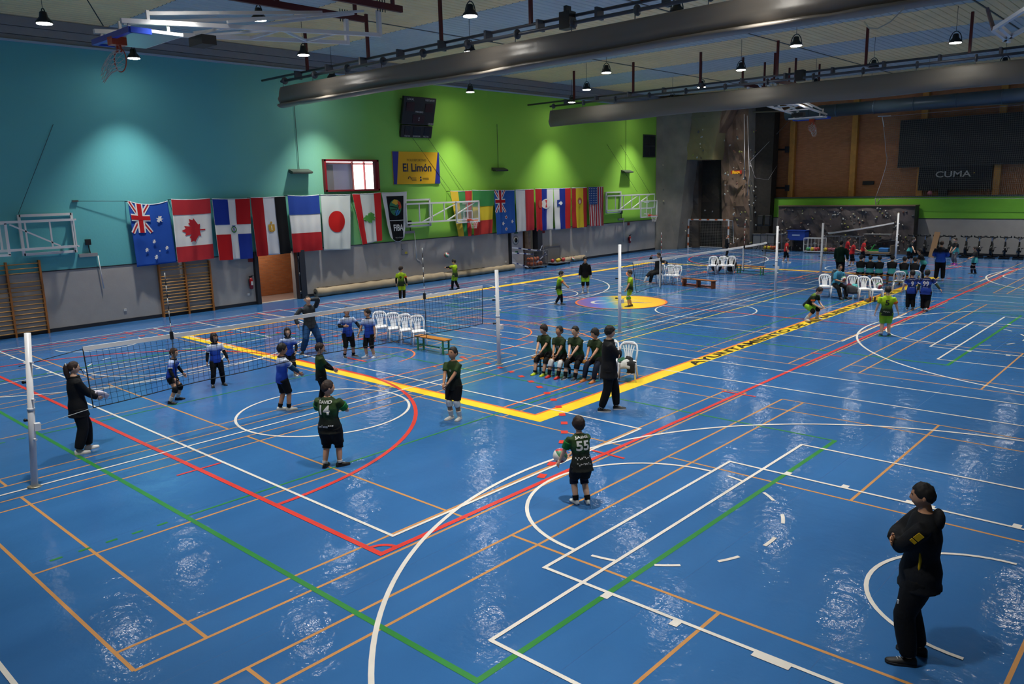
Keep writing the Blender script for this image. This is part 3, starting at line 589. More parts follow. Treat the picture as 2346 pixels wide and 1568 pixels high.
# hanging heaters
for k, (y, z, lab) in enumerate(((13.32, 5.5, 'beside the red framed window'), (25.9, 5.58, 'above the New Zealand and Polish flags'), (38.25, 5.45, 'above the far folded hoop'))):
    h_ = thing('wall_heater', 'dark wall fixture on a rod '+lab, 'heater', (XW, y, z), 0, 'dark wall fixtures on rods')
    MB().add([V((.02, -.5, .1)), V((.34, -.5, -.02)), V((.34, -.5, -.09)), V((.02, -.5, -.06)), V((.02, .5, .1)), V((.34, .5, -.02)), V((.34, .5, -.09)), V((.02, .5, -.06))], [(0, 1, 2, 3), (7, 6, 5, 4), (0, 4, 5, 1), (1, 5, 6, 2), (2, 6, 7, 3), (3, 7, 4, 0)]).build('hood', mat('heater_grey', '#3a403a', .5), h_)
    MB().box((.2, 0, -.085), (.26, .92, .03)).build('grille', blk, h_); MB().cyl((.05, 0, .1), (.05, 0, 3.3 if k != 1 else 2.4), .012, 6).build('rod', dark_t, h_)
# stall bars
wood = mat('varnished_wood', '#a5672c', .4, var=.12, vscale=9); wood2 = mat('wood_rung', '#b98a4c', .4, var=.1, vscale=9)
def stall(ys, ztop, label, gaps):
    t = thing('stall_bars', label, 'stall bars', (XW, ys[0], 0), 0, 'wooden stall bars')
    for y in ys: MB().box((.09, y-ys[0], ztop/2), (.14, .06, ztop)).build('upright', wood, t)
    n = 16
    for a, b in zip(ys, ys[1:]):
        for i in range(n):
            if i in gaps: continue
            z = .14+(ztop-.24)*i/(n-1); MB().cyl((.12, a-ys[0], z), (.12, b-ys[0], z), .02, 8).build('rung', wood2, t)
stall([.76, 1.76, 2.76], 2.55, 'wooden stall bars at the left edge under the folded hoop', (12,))
stall([6.80, 7.80, 8.82], 2.02, 'wooden stall bars below the Australian and Canadian flags', (2, 13))
# folded wall hoops
wh_t = mat('white_tube', '#d6d6d8', .4); glass = mat('backboard_glass', '#cfe0e0', .08, alpha=.14, spec=.6); rim_o = mat('rim_orange', '#c8451c', .4); net_w = mat('net_white', '#d8d8d4', .8)
def hoop_rim(parent, c, nd, tilt=0, sag=.42):
    """rim of radius .225 whose centre is c, arms toward -nd"""
    c = V(c); nd = V(nd).normalized(); sd = V((0, 0, 1)).cross(nd)
    MB().tube([c+(nd*cos(a)+sd*sin(a))*.225 for a in [2*pi*i/20 for i in range(20)]], .012, 6, closed=True).build('rim', rim_o, parent)
    MB().bar(c-nd*.38+sd*.1, c-nd*.19+sd*.1, .03).bar(c-nd*.38-sd*.1, c-nd*.19-sd*.1, .03).box(c-nd*.36, (.2, .2, .12)).build('rim_bracket', rim_o, parent)
    m = MB(); n = 12
    for k in range(n):
        for s in (1, -1):
            pts = []
            for j in range(5):
                a = 2*pi*(k+s*j*.5)/n; r_ = .22-.1*j/4*(1.15-.15*j/4); pts.append(c+(nd*cos(a)+sd*sin(a))*r_+V((0, 0, -sag*j/4)))
            m.tube(pts, .006, 3, False)
    o = m.build('hoop_net', net_w, parent); o['kind'] = 'stuff'
def wall_hoop(label, fy, fz, ty, tz, by, bz, diag, board_in=True):
    t = thing('wall_basketball_hoop', label, 'basketball hoop', (XW, fy[0], 0), 0, 'folding wall hoops'); Y = lambda y: y-fy[0]
    m = MB(); W = .085
    for z in fz: m.bar((.08, Y(fy[0]), z), (.08, Y(fy[1]), z), W)
    for y in fy: m.bar((.08, Y(y), fz[0]-.04), (.08, Y(y), fz[1]+.04), W)
    m.build('wall_frame', wh_t, t)
    for z in tz: MB().bar((.42, Y(ty[0]), z), (.42, Y(ty[1]), z), .08).build('arm_tube', wh_t, t)
    n = 6 if ty[1]-ty[0] > 4 else 3
    for i in range(n+1): y = ty[0]+(ty[1]-ty[0])*i/n; MB().bar((.42, Y(y), tz[0]), (.42, Y(y), tz[1]), .05).build('arm_strut', wh_t, t)
    for (a, za, b, zb) in diag: MB().bar((.42, Y(a), za), (.42, Y(b), zb), .05).build('arm_brace', wh_t, t)
    for z in tz:
        for y in (fy[0], fy[1]): MB().bar((.08, Y(y), z), (.42, Y(y), z), .06).build('pivot', wh_t, t)
    xb = .78; bw = by[1]-by[0]; mid = (by[0]+by[1])/2
    MB().box((xb, Y(mid), (bz[0]+bz[1])/2), (.02, bw-.06, bz[1]-bz[0]-.06)).build('backboard', glass, t)
    m = MB()
    for z in bz: m.bar((xb, Y(by[0])-.03, z), (xb, Y(by[1])+.03, z), .07)
    for y in by: m.bar((xb, Y(y), bz[0]), (xb, Y(y), bz[1]), .07)
    m.build('board_frame', wh_t, t)
    m = MB(); zr = bz[0]+.12
    for z in (zr, zr+.45): m.bar((xb+.015, Y(mid)-.3, z), (xb+.015, Y(mid)+.3, z), .01, .05)
    for s in (-.3, .3): m.bar((xb+.015, Y(mid)+s, zr), (xb+.015, Y(mid)+s, zr+.45), .05, .01)
    m.build('target_square', wh_t, t)
    for z in (bz[0]+.2, bz[1]-.1): MB().bar((.42, Y(mid), z), (xb, Y(mid), z), .06).build('board_bracket', wh_t, t)
    hoop_rim(t, (xb+.42, Y(mid), bz[0]+.1), (1, 0, 0))
    # crank rod on the wall
    return t
wall_hoop('white folded wall hoop at the far left above the stall bars', (2.35, 3.98), (2.76, 4.06), (-.6, 3.91), (2.95, 3.87), (-.1, 1.74), (2.82, 3.85), [(1.95, 3.8, 3.4, 3.0)])
wall_hoop('white folded wall hoop in front of the striped flags', (19.15, 20.72), (2.82, 4.1), (18.9, 23.9), (3.0, 3.92), (21.92, 23.55), (2.88, 3.92), [(19.9, 3.02, 22.4, 3.9), (21.6, 3.02, 23.7, 3.9)])
wall_hoop('white folded wall hoop beside the climbing wall', (35.96, 37.59), (2.82, 4.12), (35.6, 41.2), (2.98, 3.9), (38.95, 40.95), (2.4, 3.46), [(37.0, 3.0, 39.2, 3.88), (38.4, 3.0, 40.6, 3.88)])
# crank drives under the hoops
for (y, z0, z1, lab) in ((4.4, 2.55, 1.35, 'below the left folded hoop'), (19.36, 2.5, 1.2, 'under the middle folded hoop'), (37.7, 2.3, .8, 'under the far folded hoop')):
    t = thing('hoop_crank', 'wall crank drive with hanging rod '+lab, 'crank', (XW, y, 0), 0, 'hoop crank drives')
    MB().box((.05, -.02, z0+.04), (.08, .62, .12)).build('drive_rail', mat('drive_grey', '#8d8d90', .5), t); MB().cyl((.06, .3, z0), (.06, .36, z1), .018, 8).build('rod', wh_t, t)
    MB().box((.07, .02, z0+.5), (.08, .18, .2)).bar((.06, .02, z0+.4), (.06, .06, z0+.05), .03).build('gear_box', blk, t)
    if y > 10 and y < 30: MB().tube([(.06, .36, z1), (.06, .5, z1-.12), (.06, .62, z1-.15), (.06, .64, z1-.28)], .02, 6).build('crank_handle', wh_t, t)
# cables on the wall running up from the hoops
for k, (x0, y0, x1, y1) in enumerate(((42, 490, 122, 285), (1050, 462, 945, 316), (1075, 455, 980, 316), (1460, 440, 1390, 330), (1490, 445, 1422, 332))):
    a = onx(x0, y0, XW+.1); b = onx(x1, y1, XW+.03); MB().tube([V((0, 0, 0)), b-a], .008, 5).build('stay_cable', dark_t).location = a
    tag(COL.objects[-1], 'thin stay cable rising up the wall, %s counting from the left' % ordinal(k), 'cable', 'hoop stay cables')
# fire extinguishers
def extinguisher(y, lab):
    t = thing('fire_extinguisher', 'red fire extinguisher on the grey wall '+lab, 'fire extinguisher', (XW+.125, y, .68), 0, 'wall fire extinguishers'); rd = mat('extinguisher_red', '#a01218', .3)
    MB().lathe((0, 0, 0), [(.03, 0), (.075, .02), (.078, .40), (.05, .46), (.025, .48)], 14).build('cylinder', rd, t)
    MB().box((0, 0, .52), (.05, .14, .06)).bar((0, .02, .55), (.02, .16, .58), .02).build('valve', blk, t); MB().tube([(0, -.03, .5), (.06, -.12, .42), (.06, -.12, .15)], .015, 6).build('hose', blk, t)
    MB().box((.077, 0, .25), (.01, .08, .16)).build('label_plate', mat('label_white', '#c8c8c4', .5), t); MB().box((-.085, 0, .3), (.03, .1, .2)).build('bracket', dark_t, t)
extinguisher(10.55, 'left of the brick doorway'); extinguisher(38.63, 'beside the climbing wall')
def plate(y, z, w, h, c, label, cat, nm):
    o = MB().box((0, 0, 0), (.024, w, h)).build(nm, c, None, .004); o.location = (XW+.012, y, z); tag(o, label, cat)
ws = mat('socket_white', '#c9c9c6', .4); rs = mat('sign_red', '#8c2a2a', .4)
for (y, lab) in ((5.43, 'below the Australian flag'), (10.45, 'left of the brick doorway'), (26.35, 'left of the white door'), (33.9, 'near the far ball cage')): plate(y, .46, .1, .1, ws, 'small white wall socket '+lab, 'socket', 'wall_socket')
for (y, z, lab) in ((10.7, 1.9, 'above the extinguisher by the doorway'), (38.65, 1.98, 'above the extinguisher by the climbing wall'), (29.7, 1.98, 'right of the wide doorway')): plate(y, z, .26, .2, rs, 'small red safety sign '+lab, 'sign', 'safety_sign')
eb = thing('fuse_box', 'flush grey metal box in the grey wall under the banner', 'fuse box', (XW, 19.03, 1.72)); MB().box((.015, 0, 0), (.03, .42, .54)).build('cover', mat('box_grey', '#8c8c8e', .4), eb, .006); MB().box((.035, .05, -.18), (.01, .16, .1)).build('warning_label', mat('label_yellow', '#b8a83a', .5), eb); MB().cyl((.03, -.17, 0), (.05, -.17, 0), .02).build('lock', blk, eb)
# rolled floor covers along the wall
roll = mat('beige_roll', '#a8977c', .8, var=.1, vscale=3, bump=.3, bscale=4)
def floor_roll(y0, y1, label, r0=.2):
    t = thing('floor_cover_roll', label, 'roll', (XW+.35, y0, 0), 0, 'rolled floor covers'); m = MB(); n = 40
    m.tube([V((.02*sin(i*.9), (y1-y0)*i/n, r0*.95+.01*sin(i*1.7))) for i in range(n+1)], [r0*(1+.06*sin(i*1.3)) for i in range(n+1)], 14); m.build('rolled_sheet', roll, t)
    MB().tube([V((-.02, .1+(y1-y0)*.55*i/10, r0*2.02+.01*sin(i*2))) for i in range(11)], .02, 6).build('loose_edge', mat('roll_dark', '#5a5040', .8), t)
    MB().tube([V((.02, -.06, r0)), V((.02, -.02, r0))], .06, 10).build('roll_core', blk, t)
floor_roll(13.5, 21.2, 'long beige roll of floor cover lying from the dark door leaf', .2); floor_roll(21.25, 26.6, 'beige roll of floor cover lying below the striped flags', .17); floor_roll(30.9, 33.2, 'short beige roll of floor cover by the far ball cart', .17)
# ================================================================ CAGES BY THE SECOND DOOR
steel_g = mat('cage_steel', '#7b7c80', .4, .6)
BALLC = {}
def ball_mesh(kind):
    if kind in BALLC: return BALLC[kind]
    cols = dict(volley=('#d9d6d0', '#b8323a', '#3f7a58'), orange=('#a5532c', '#8c4424', '#a5532c'), yellow=('#c9b42c', '#c2a02a', '#c9b42c'), green=('#3f9a58', '#2f8a48', '#3f9a58'), blue=('#2f55a8', '#d2d2d2', '#2f55a8'), red=('#b03a3a', '#8a2c34', '#b03a3a'), pink=('#b56a78', '#a05a68', '#b56a78'))[kind]
    m = MB(); m.ball((0, 0, 0), 1, 18, 12); me = m.mesh('ball_'+kind)
    for i, c in enumerate(cols): me.materials.append(mat('ball_%s_%d' % (kind, i), c, .45))
    for p in me.polygons:
        c = p.center; k = int((atan2(c.y, c.x)+pi)/(2*pi)*6+c.z*1.2) % 3; p.material_index = k if kind in ('volley', 'blue') else (1 if abs(c.z) < .1 or abs(c.x) < .1 else 0)
    BALLC[kind] = me; return me
def ball(kind, loc, r, label, group=None, rot=0):
    o = link('ball', ball_mesh(kind)); o.location = loc; o.scale = (r, r, r); o.rotation_euler = (.4+rot, .3, rot); return tag(o, label, 'ball', group)
def wire_cage(name, label, loc, rz, w, d, h, tube=steel_g, wire=.012, step=.12, base=.12, legs=True, lid=False):
    t = thing(name, label, 'ball cage', loc, rz); m = MB(); X, Y = w/2, d/2
    for z in (base, h):
        m.bar((-X, -Y, z), (X, -Y, z), .035).bar((-X, Y, z), (X, Y, z), .035).bar((-X, -Y, z), (-X, Y, z), .035).bar((X, -Y, z), (X, Y, z), .035)
    for x in (-X, X):
        for y in (-Y, Y): m.bar((x, y, base), (x, y, h), .035)
    m.build('frame', tube, t)
    m = MB(); n = int(w/step)
    for i in range(1, n):
        x = -X+w*i/n
        for y in (-Y, Y): m.bar((x, y, base), (x, y, h), wire)
    n = int(d/step)
    for i in range(1, n):
        y = -Y+d*i/n
        for x in (-X, X): m.bar((x, y, base), (x, y, h), wire)
    n = int((h-base)/(step*2))
    for i in range(1, n):
        z = base+(h-base)*i/n; m.bar((-X, -Y, z), (X, -Y, z), wire).bar((-X, Y, z), (X, Y, z), wire).bar((-X, -Y, z), (-X, Y, z), wire).bar((X, -Y, z), (X, Y, z), wire)
    o = m.build('wire_mesh', tube, t); o['kind'] = 'stuff'
    MB().box((0, 0, base), (w-.02, d-.02, .02)).build('bottom_plate', mat('plate_grey', '#606266', .5), t)
    for x in (-X+.08, X-.08):
        for y in (-Y+.08, Y-.08): MB().cyl((x-.015, y, .05), (x+.015, y, .05), .05).bar((x, y, .05), (x, y, base), .02).build('caster', blk, t)
    return t
wire_cage('ball_cage', 'tall wire ball cage by the white door taped across', (XW+.75, 28.1, 0), 0, .75, 1.25, 1.0)
for i in range(14): ball('orange', (XW+.55+.25*((i//4) % 2)+(.12 if i > 7 else 0)*0, 27.68+.27*(i % 4), .255+.245*(i//8)), .12, 'worn orange basketball in the tall cage by the white door', 'basketballs in the tall cage', i)
ct = thing('mesh_cart', 'low cart with grey mesh sides beside the charcoal door', 'cart', (XW+.55, 30.35, 0))
MB().box((0, 0, .12), (.9, 1.55, .05)).build('deck', mat('plate_grey', '#606266', .5), ct); m = MB()
for y in (-.75, .75): m.bar((-.42, y, .12), (-.42, y, 1.05), .035).bar((.42, y, .12), (.42, y, .16), .035)
m.bar((-.42, -.75, 1.05), (-.42, .75, 1.05), .035).build('frame', steel_g, ct)
MB().box((-.42, 0, .6), (.01, 1.5, .85)).build('mesh_panel', mat('mesh_grey', '#77787a', .6, alpha=.75), ct)
for y in (-.65, .65):
    for x in (-.35, .35): MB().cyl((x-.015, y, .05), (x+.015, y, .05), .05).build('caster', blk, ct)
for i, (k, dy) in enumerate((('red', -.5), ('yellow', -.2), ('yellow', .1), ('red', .35), ('red', .55))): ball(k, (XW+.55+.15*(i % 2), 30.35+dy, .145+.11), .11, '%s ball on the low mesh cart, %s from its left end' % (k, ordinal(i)), 'balls on the low mesh cart', i)
tp = thing('barrier_tape', 'blue and white barrier tape strung across the doorway', 'tape', (XW+.2, 26.7, 0)); tw = mat('tape_white', '#cfd2dc', .5); tb = mat('tape_blue', '#27336f', .5)
for (p, q) in (((0, 0, 1.25), (.75, 1.55, .98)), ((.75, 1.55, .98), (.1, 2.55, 1.2)), ((0, 0, .95), (.7, 1.0, .82)), ((0, .0, .42), (.6, .9, .05)), ((.6, .9, .05), (.8, 1.9, .72)), ((.3, 2.4, .95), (.4, 2.6, .6))):
    p, q = V(p), V(q); n = 9
    for i in range(n): MB().bar(p.lerp(q, i/n), p.lerp(q, (i+1)/n), .01, .07).build('tape_segment', tb if i % 3 == 2 else tw, tp)
# ================================================================ NET POSTS AND NETS
post_w = mat('post_white', '#e2e3e6', .35); ropeb = mat('net_black', '#14181c', .8); tape_w = mat('tape_top_white', '#efeeea', .6)
def post(y, h, label, lean=0, hooks=True):
    t = thing('net_post', label, 'net post', (0, y, 0), 0, 'volleyball net posts'); t.rotation_euler = (lean, 0, 0)
    MB().lathe((0, 0, 0), [(.052, 0), (.052, 1.28), (.048, 1.285), (.048, h)], 16).build('tube', post_w, t)
    MB().lathe((0, 0, 1.27), [(.058, 0), (.058, .04)], 16).build('collar', post_w, t)
    MB().lathe((0, 0, 0), [(.11, 0), (.11, .012), (.06, .02)], 16).build('floor_plate', mat('brass_plate', '#8f8a78', .4, .5), t)
    for z in (.8, 1.45, 2.05): MB().cyl((0, 0, z), (.09, .03, z), .02).build('cleat', post_w, t)
    for z in (1.1, 1.72): MB().cyl((0, 0, z), (-.08, -.06, z), .018).ball((-.09, -.065, z), .028, 8, 6).build('clamp_knob', blk, t)
    MB().box((.05, .06, 1.0), (.09, .09, .12)).build('winch', post_w, t)
def vb_net(y0, y1, ya, yb, zt0, zt1, zb0, zb1, label, pl, pr, seed, tape_only=False):
    t = thing('volleyball_net', label, 'volleyball net', (0, y0, 0), 0, 'volleyball nets'); L = y1-y0
    zt = lambda u: zt0+(zt1-zt0)*u-.03*4*u*(1-u); zb = lambda u: zb0+(zb1-zb0)*u+(.05*4*u*(1-u))
    bul = lambda u, v: .10*sin(u*9+seed)*v*(1-u*.4)+.05*sin(u*21+seed)*v
    P = lambda u, v: V((bul(u, v), L*u, zt(u)*(1-v)+zb(u)*v))
    m = MB(); n = 60
    for i in range(n): m.bar(P(i/n, 0), P((i+1)/n, 0), .02, .075)
    m.build('top_tape', tape_w, t)
    m = MB(); nu = int(L/.10); nv = 10
    for i in range(nu+1): m.tube([P(i/nu, .05+.95*j/nv) for j in range(nv+1)], .0032, 3, False, sm=False)
    for j in range(1, nv): m.tube([P(i/nu, .05+.95*j/nv) for i in range(nu+1)], .0032, 3, False, sm=False)
    o = m.build('net_mesh', ropeb, t); o['kind'] = 'stuff'
    MB().tube([P(i/40, 1) for i in range(41)], .009, 5).build('bottom_rope', ropeb, t)
    for u in (0, 1): MB().tube([P(u, j/10) for j in range(11)], .010, 5).build('side_rope', ropeb, t)
    for (u, yp) in ((0, pl), (1, pr)):
        MB().tube([P(u, 0), V((0, yp-y0, zt(u)-(.12 if u == 0 else .1)))], .006, 5).build('tension_cord', ropeb, t); MB().tube([P(u, 1), V((0, yp-y0, zb(u)-(.16 if u == 0 else .02)))], .006, 5).build('tension_cord', mat('cord_white', '#a9aaa8', .6), t)
    return t, P, L
def antenna(y, label, c1, c2, z0=1.12, z1=3.0, grp='net antennas'):
    t = thing('net_antenna', label, 'antenna', (.035, y, 0), 0, grp); n = 10
    for i in range(n): a = 2.12+(z1-2.12)*i/n; MB().cyl((0, 0, a), (0, 0, a+(z1-2.12)/n), .008, 6).build('pole_segment', c1 if i % 2 else c2, t)
    MB().cyl((0, 0, z0), (0, 0, 2.12), .008, 6).build('lower_pole', ropeb, t); MB().box((0, 0, 2.12), (.04, .05, .14)).build('clip', ropeb, t)
post(-2.53, 2.52, 'white net post at the left edge, leaning slightly inward', R(-5)); post(8.49, 2.50, 'white net post left of the seated players')
post(14.04, 2.77, 'tall white net post near the floor emblem'); post(25.48, 2.74, 'white net post right of the low brown bench'); post(30.39, 2.62, 'white net post behind the seated person with the ball'); post(41.4, 2.62, 'farthest white net post before the boulder wall')
vb_net(-1.54, 7.95, 0, 0, 2.12, 2.12, 1.13, 1.17, 'black volleyball net across the near court', -2.5, 8.44, 1)
t2, P2, L2 = vb_net(14.77, 24.5, 0, 0, 2.14, 2.11, 1.2, 1.2, 'black volleyball net across the middle court', 14.1, 25.4, 2)
for y in (16.39, 22.42): MB().box((0, y-14.77, 1.66), (.03, .06, .92)).build('side_band', tape_w, t2)
vb_net(31.04, 40.68, 0, 0, 2.11, 2.12, 1.15, 1.15, 'black volleyball net across the far court', 30.5, 41.3, 3)
wb, bb, rb = mat('antenna_white', '#d2d2cc', .5), mat('antenna_black', '#1a1a1a', .5), mat('antenna_red', '#9c2a28', .5)
antenna(-.06, 'black and white net antenna at the left of the near net', wb, bb, z1=3.25); antenna(5.97, 'black and white net antenna right of the near net chairs', wb, bb, z1=3.25)
antenna(16.39, 'red and white net antenna left on the middle net', wb, rb, z1=3.0); antenna(22.42, 'red and white net antenna right on the middle net', wb, rb, z1=3.1)
# ================================================================ CHAIRS AND BENCHES
plas = mat('white_plastic', '#ecedf0', .35, spec=.5)
def make_chair():
    t = thing('plastic_chair', 'x', 'chair')
    def slab(u, v): x = -.21+.42*u; y = -.20+.42*v; return V((x*(1-.08*v), y, .44+.012*cos((u-.5)*5)+(.02*(1-v)**6)))
    m = MB(); m.grid(slab, 8, 8); m.grid(lambda u, v: slab(1-u, v)-V((0, 0, .03)), 8, 8)
    m.box((0, .215, .425), (.36, .02, .05)).box((-.205, 0, .42), (.02, .40, .05)).box((.205, 0, .42), (.02, .40, .05)); m.build('seat', plas, t)
    for (x, y, sx, sy) in ((-.18, .18, -.05, .03), (.18, .18, .05, .03), (-.19, -.17, -.05, -.12), (.19, -.17, .05, -.12)):
        MB().tube([V((x, y, .43)), V((x+sx*.5, y+sy*.5, .22)), V((x+sx, y+sy, 0))], [.03, .026, .021], 6).build('leg', plas, t)
    # back: hoop frame and fan slats, leaning backwards
    B = lambda x, z: V((x, -.19-.20*(z-.43)/.42-.03*(1-(x/.22)**2), z))
    hoop = [(-.20, .43), (-.215, .55), (-.225, .68), (-.20, .79), (-.13, .845), (0, .86), (.13, .845), (.20, .79), (.225, .68), (.215, .55), (.20, .43)]
    MB().tube([B(x, z) for x, z in hoop], .026, 6).build('back_frame', plas, t)
    for k in (-2, -1, 0, 1, 2):
        x0, x1 = k*.038, k*.072; q = [B(x0, .44), B(x0*1.1, .6), B(x1, .78), B(x1*1.1, .845)]; m = MB()
        for a_, b_ in zip(q, q[1:]): m.bar(a_, b_, .032, .014, (0, 1, 0))
        m.build('back_slat', plas, t)
    MB().tube([B(x, .80+.03*(1-(x/.2)**2)) for x in (-.19, -.1, 0, .1, .19)], .026, 6).build('back_rail', plas, t)
    return t
chair0 = make_chair(); used = [False]
def view_dir(p, phi):
    """world heading for a thing at p seen phi degrees from facing straight away (90 = facing image right)"""
    d = V((p[0]-CAM.x, p[1]-CAM.y, 0)).normalized(); r_ = V((d.y, -d.x, 0)); q = d*cos(R(phi))+r_*sin(R(phi)); return atan2(q.y, q.x)-pi/2
def chair(px_, py_, phi, label, group, ctr=None):
    o = chair0 if not used[0] else copy_tree(chair0); used[0] = True
    p = onz(px_, py_) if ctr is None else V(ctr); o.location = (p.x, p.y, 0); o.rotation_euler[2] = view_dir(p, phi); o.scale = (.93, .95, 1); tag(o, label, 'chair', group); return o
G1 = 'white chairs by the near net'
for i, (x, y, lb) in enumerate(((876, 780, 'first from the left of the row behind the near net'), (906, 784, 'second from the left of the row behind the near net'), (933, 788, 'third from the left of the row behind the near net'), (961, 792, 'rightmost of the row behind the near net, by the bench'))):
    chair(x, y, 172, 'white plastic chair, '+lb, G1)
chair(1395, 866, 186, 'white plastic chair partly hidden behind the coach in black', 'white chairs by the seated players'); chC = chair(1437, 872, 186, 'white plastic chair with clothes on it beside the yellow border', 'white chairs by the seated players')
G2 = 'white chairs on the middle court'
chair(1530, 652, 200, 'white plastic chair next to the man with crossed legs', G2); chair(1546, 653, 200, 'white plastic chair at the end of the low brown bench', G2); chS = chair(1505, 650, 215, 'white plastic chair under the man with crossed legs', G2)
for i, (x, lb) in enumerate(((1631, 'left'), (1653, 'middle'), (1672, 'right'))): chair(x, 628, 190, 'white plastic chair, %s one of three behind the middle net' % lb, G2)
G3 = 'white chairs on the far court'
chair(1889, 681, 175, 'white plastic chair leftmost beside the seated person with a ball', G3); chP = chair(1914, 683, 172, 'white plastic chair under the person in teal holding a ball', G3); chJ = chair(1953, 684, 175, 'white plastic chair with teal and grey jackets over it', G3)
chair(1979, 688, 172, 'white plastic chair right of the jackets, on the yellow border', G3); chair(2008, 690, 170, 'white plastic chair rightmost of the front row by the border', G3)
chair(2057, 668, 355, 'white plastic chair facing away, left of the player numbered nine', G3); chair(2092, 666, 355, 'white plastic chair facing away behind players nine and ninety-nine', G3)
def bench(name, label, p, rz, L, top, legm, h=.42, w=.28, style='metal', grp='benches'):
    t = thing(name, label, 'bench', (p[0], p[1], 0), rz, grp)
    MB().box((0, 0, h-.015), (L, w, .035)).build('seat_board', top, t, .006)
    if style == 'metal':
        for x in (-L/2+.12, L/2-.12):
            for y in (-w/2+.03, w/2-.03): MB().bar((x, y, 0), (x, y, h-.03), .04).build('leg', legm, t)
            MB().bar((x, -w/2+.03, .15), (x, w/2-.03, .15), .03).build('cross_bar', legm, t)
        MB().bar((-L/2+.12, 0, .15), (L/2-.12, 0, .15), .03).build('stretcher', legm, t)
    else:
        for x in (-L/2+.1, 0, L/2-.1): MB().box((x, 0, (h-.03)/2), (.07, w-.04, h-.03)).build('leg', legm, t)
        MB().box((0, 0, .07), (L-.2, .05, .06)).build('stretcher', legm, t)
    return t
bt = mat('bench_orange', '#b5742c', .4, var=.1, vscale=6); bg = mat('bench_green', '#3f8f5a', .45); by_ = mat('bench_yellow', '#b59a2e', .45); bteal = mat('bench_teal', '#23707c', .45)
def bench_px(a, b, label, top, legm, **k):
    p, q = onz(*a), onz(*b); c = (p+q)/2; return bench('sports_bench', label, c, atan2((q-p).y, (q-p).x), (q-p).length+.1, top, legm, **k)
bench_px((961, 800), (1026, 812), 'orange topped bench with green legs beside the white chairs', bt, bg)
SB = bench_px((1228, 852), (1375, 868), 'bench with teal and green legs under four seated players', bt, bteal, h=.40)
bench_px((1566, 655), (1636, 662), 'low brown wooden bench in front of the middle net', mat('bench_brown', '#9c5a26', .4, var=.1), mat('bench_brown_leg', '#7c4016', .5), style='wood', h=.36)
bench_px((1690, 626), (1748, 631), 'orange topped bench with green legs beyond the middle net', bt, bg)
SB3 = bench_px((1955, 648), (2090, 656), 'yellow framed bench under the row of seated teal players', bt, by_, h=.42)
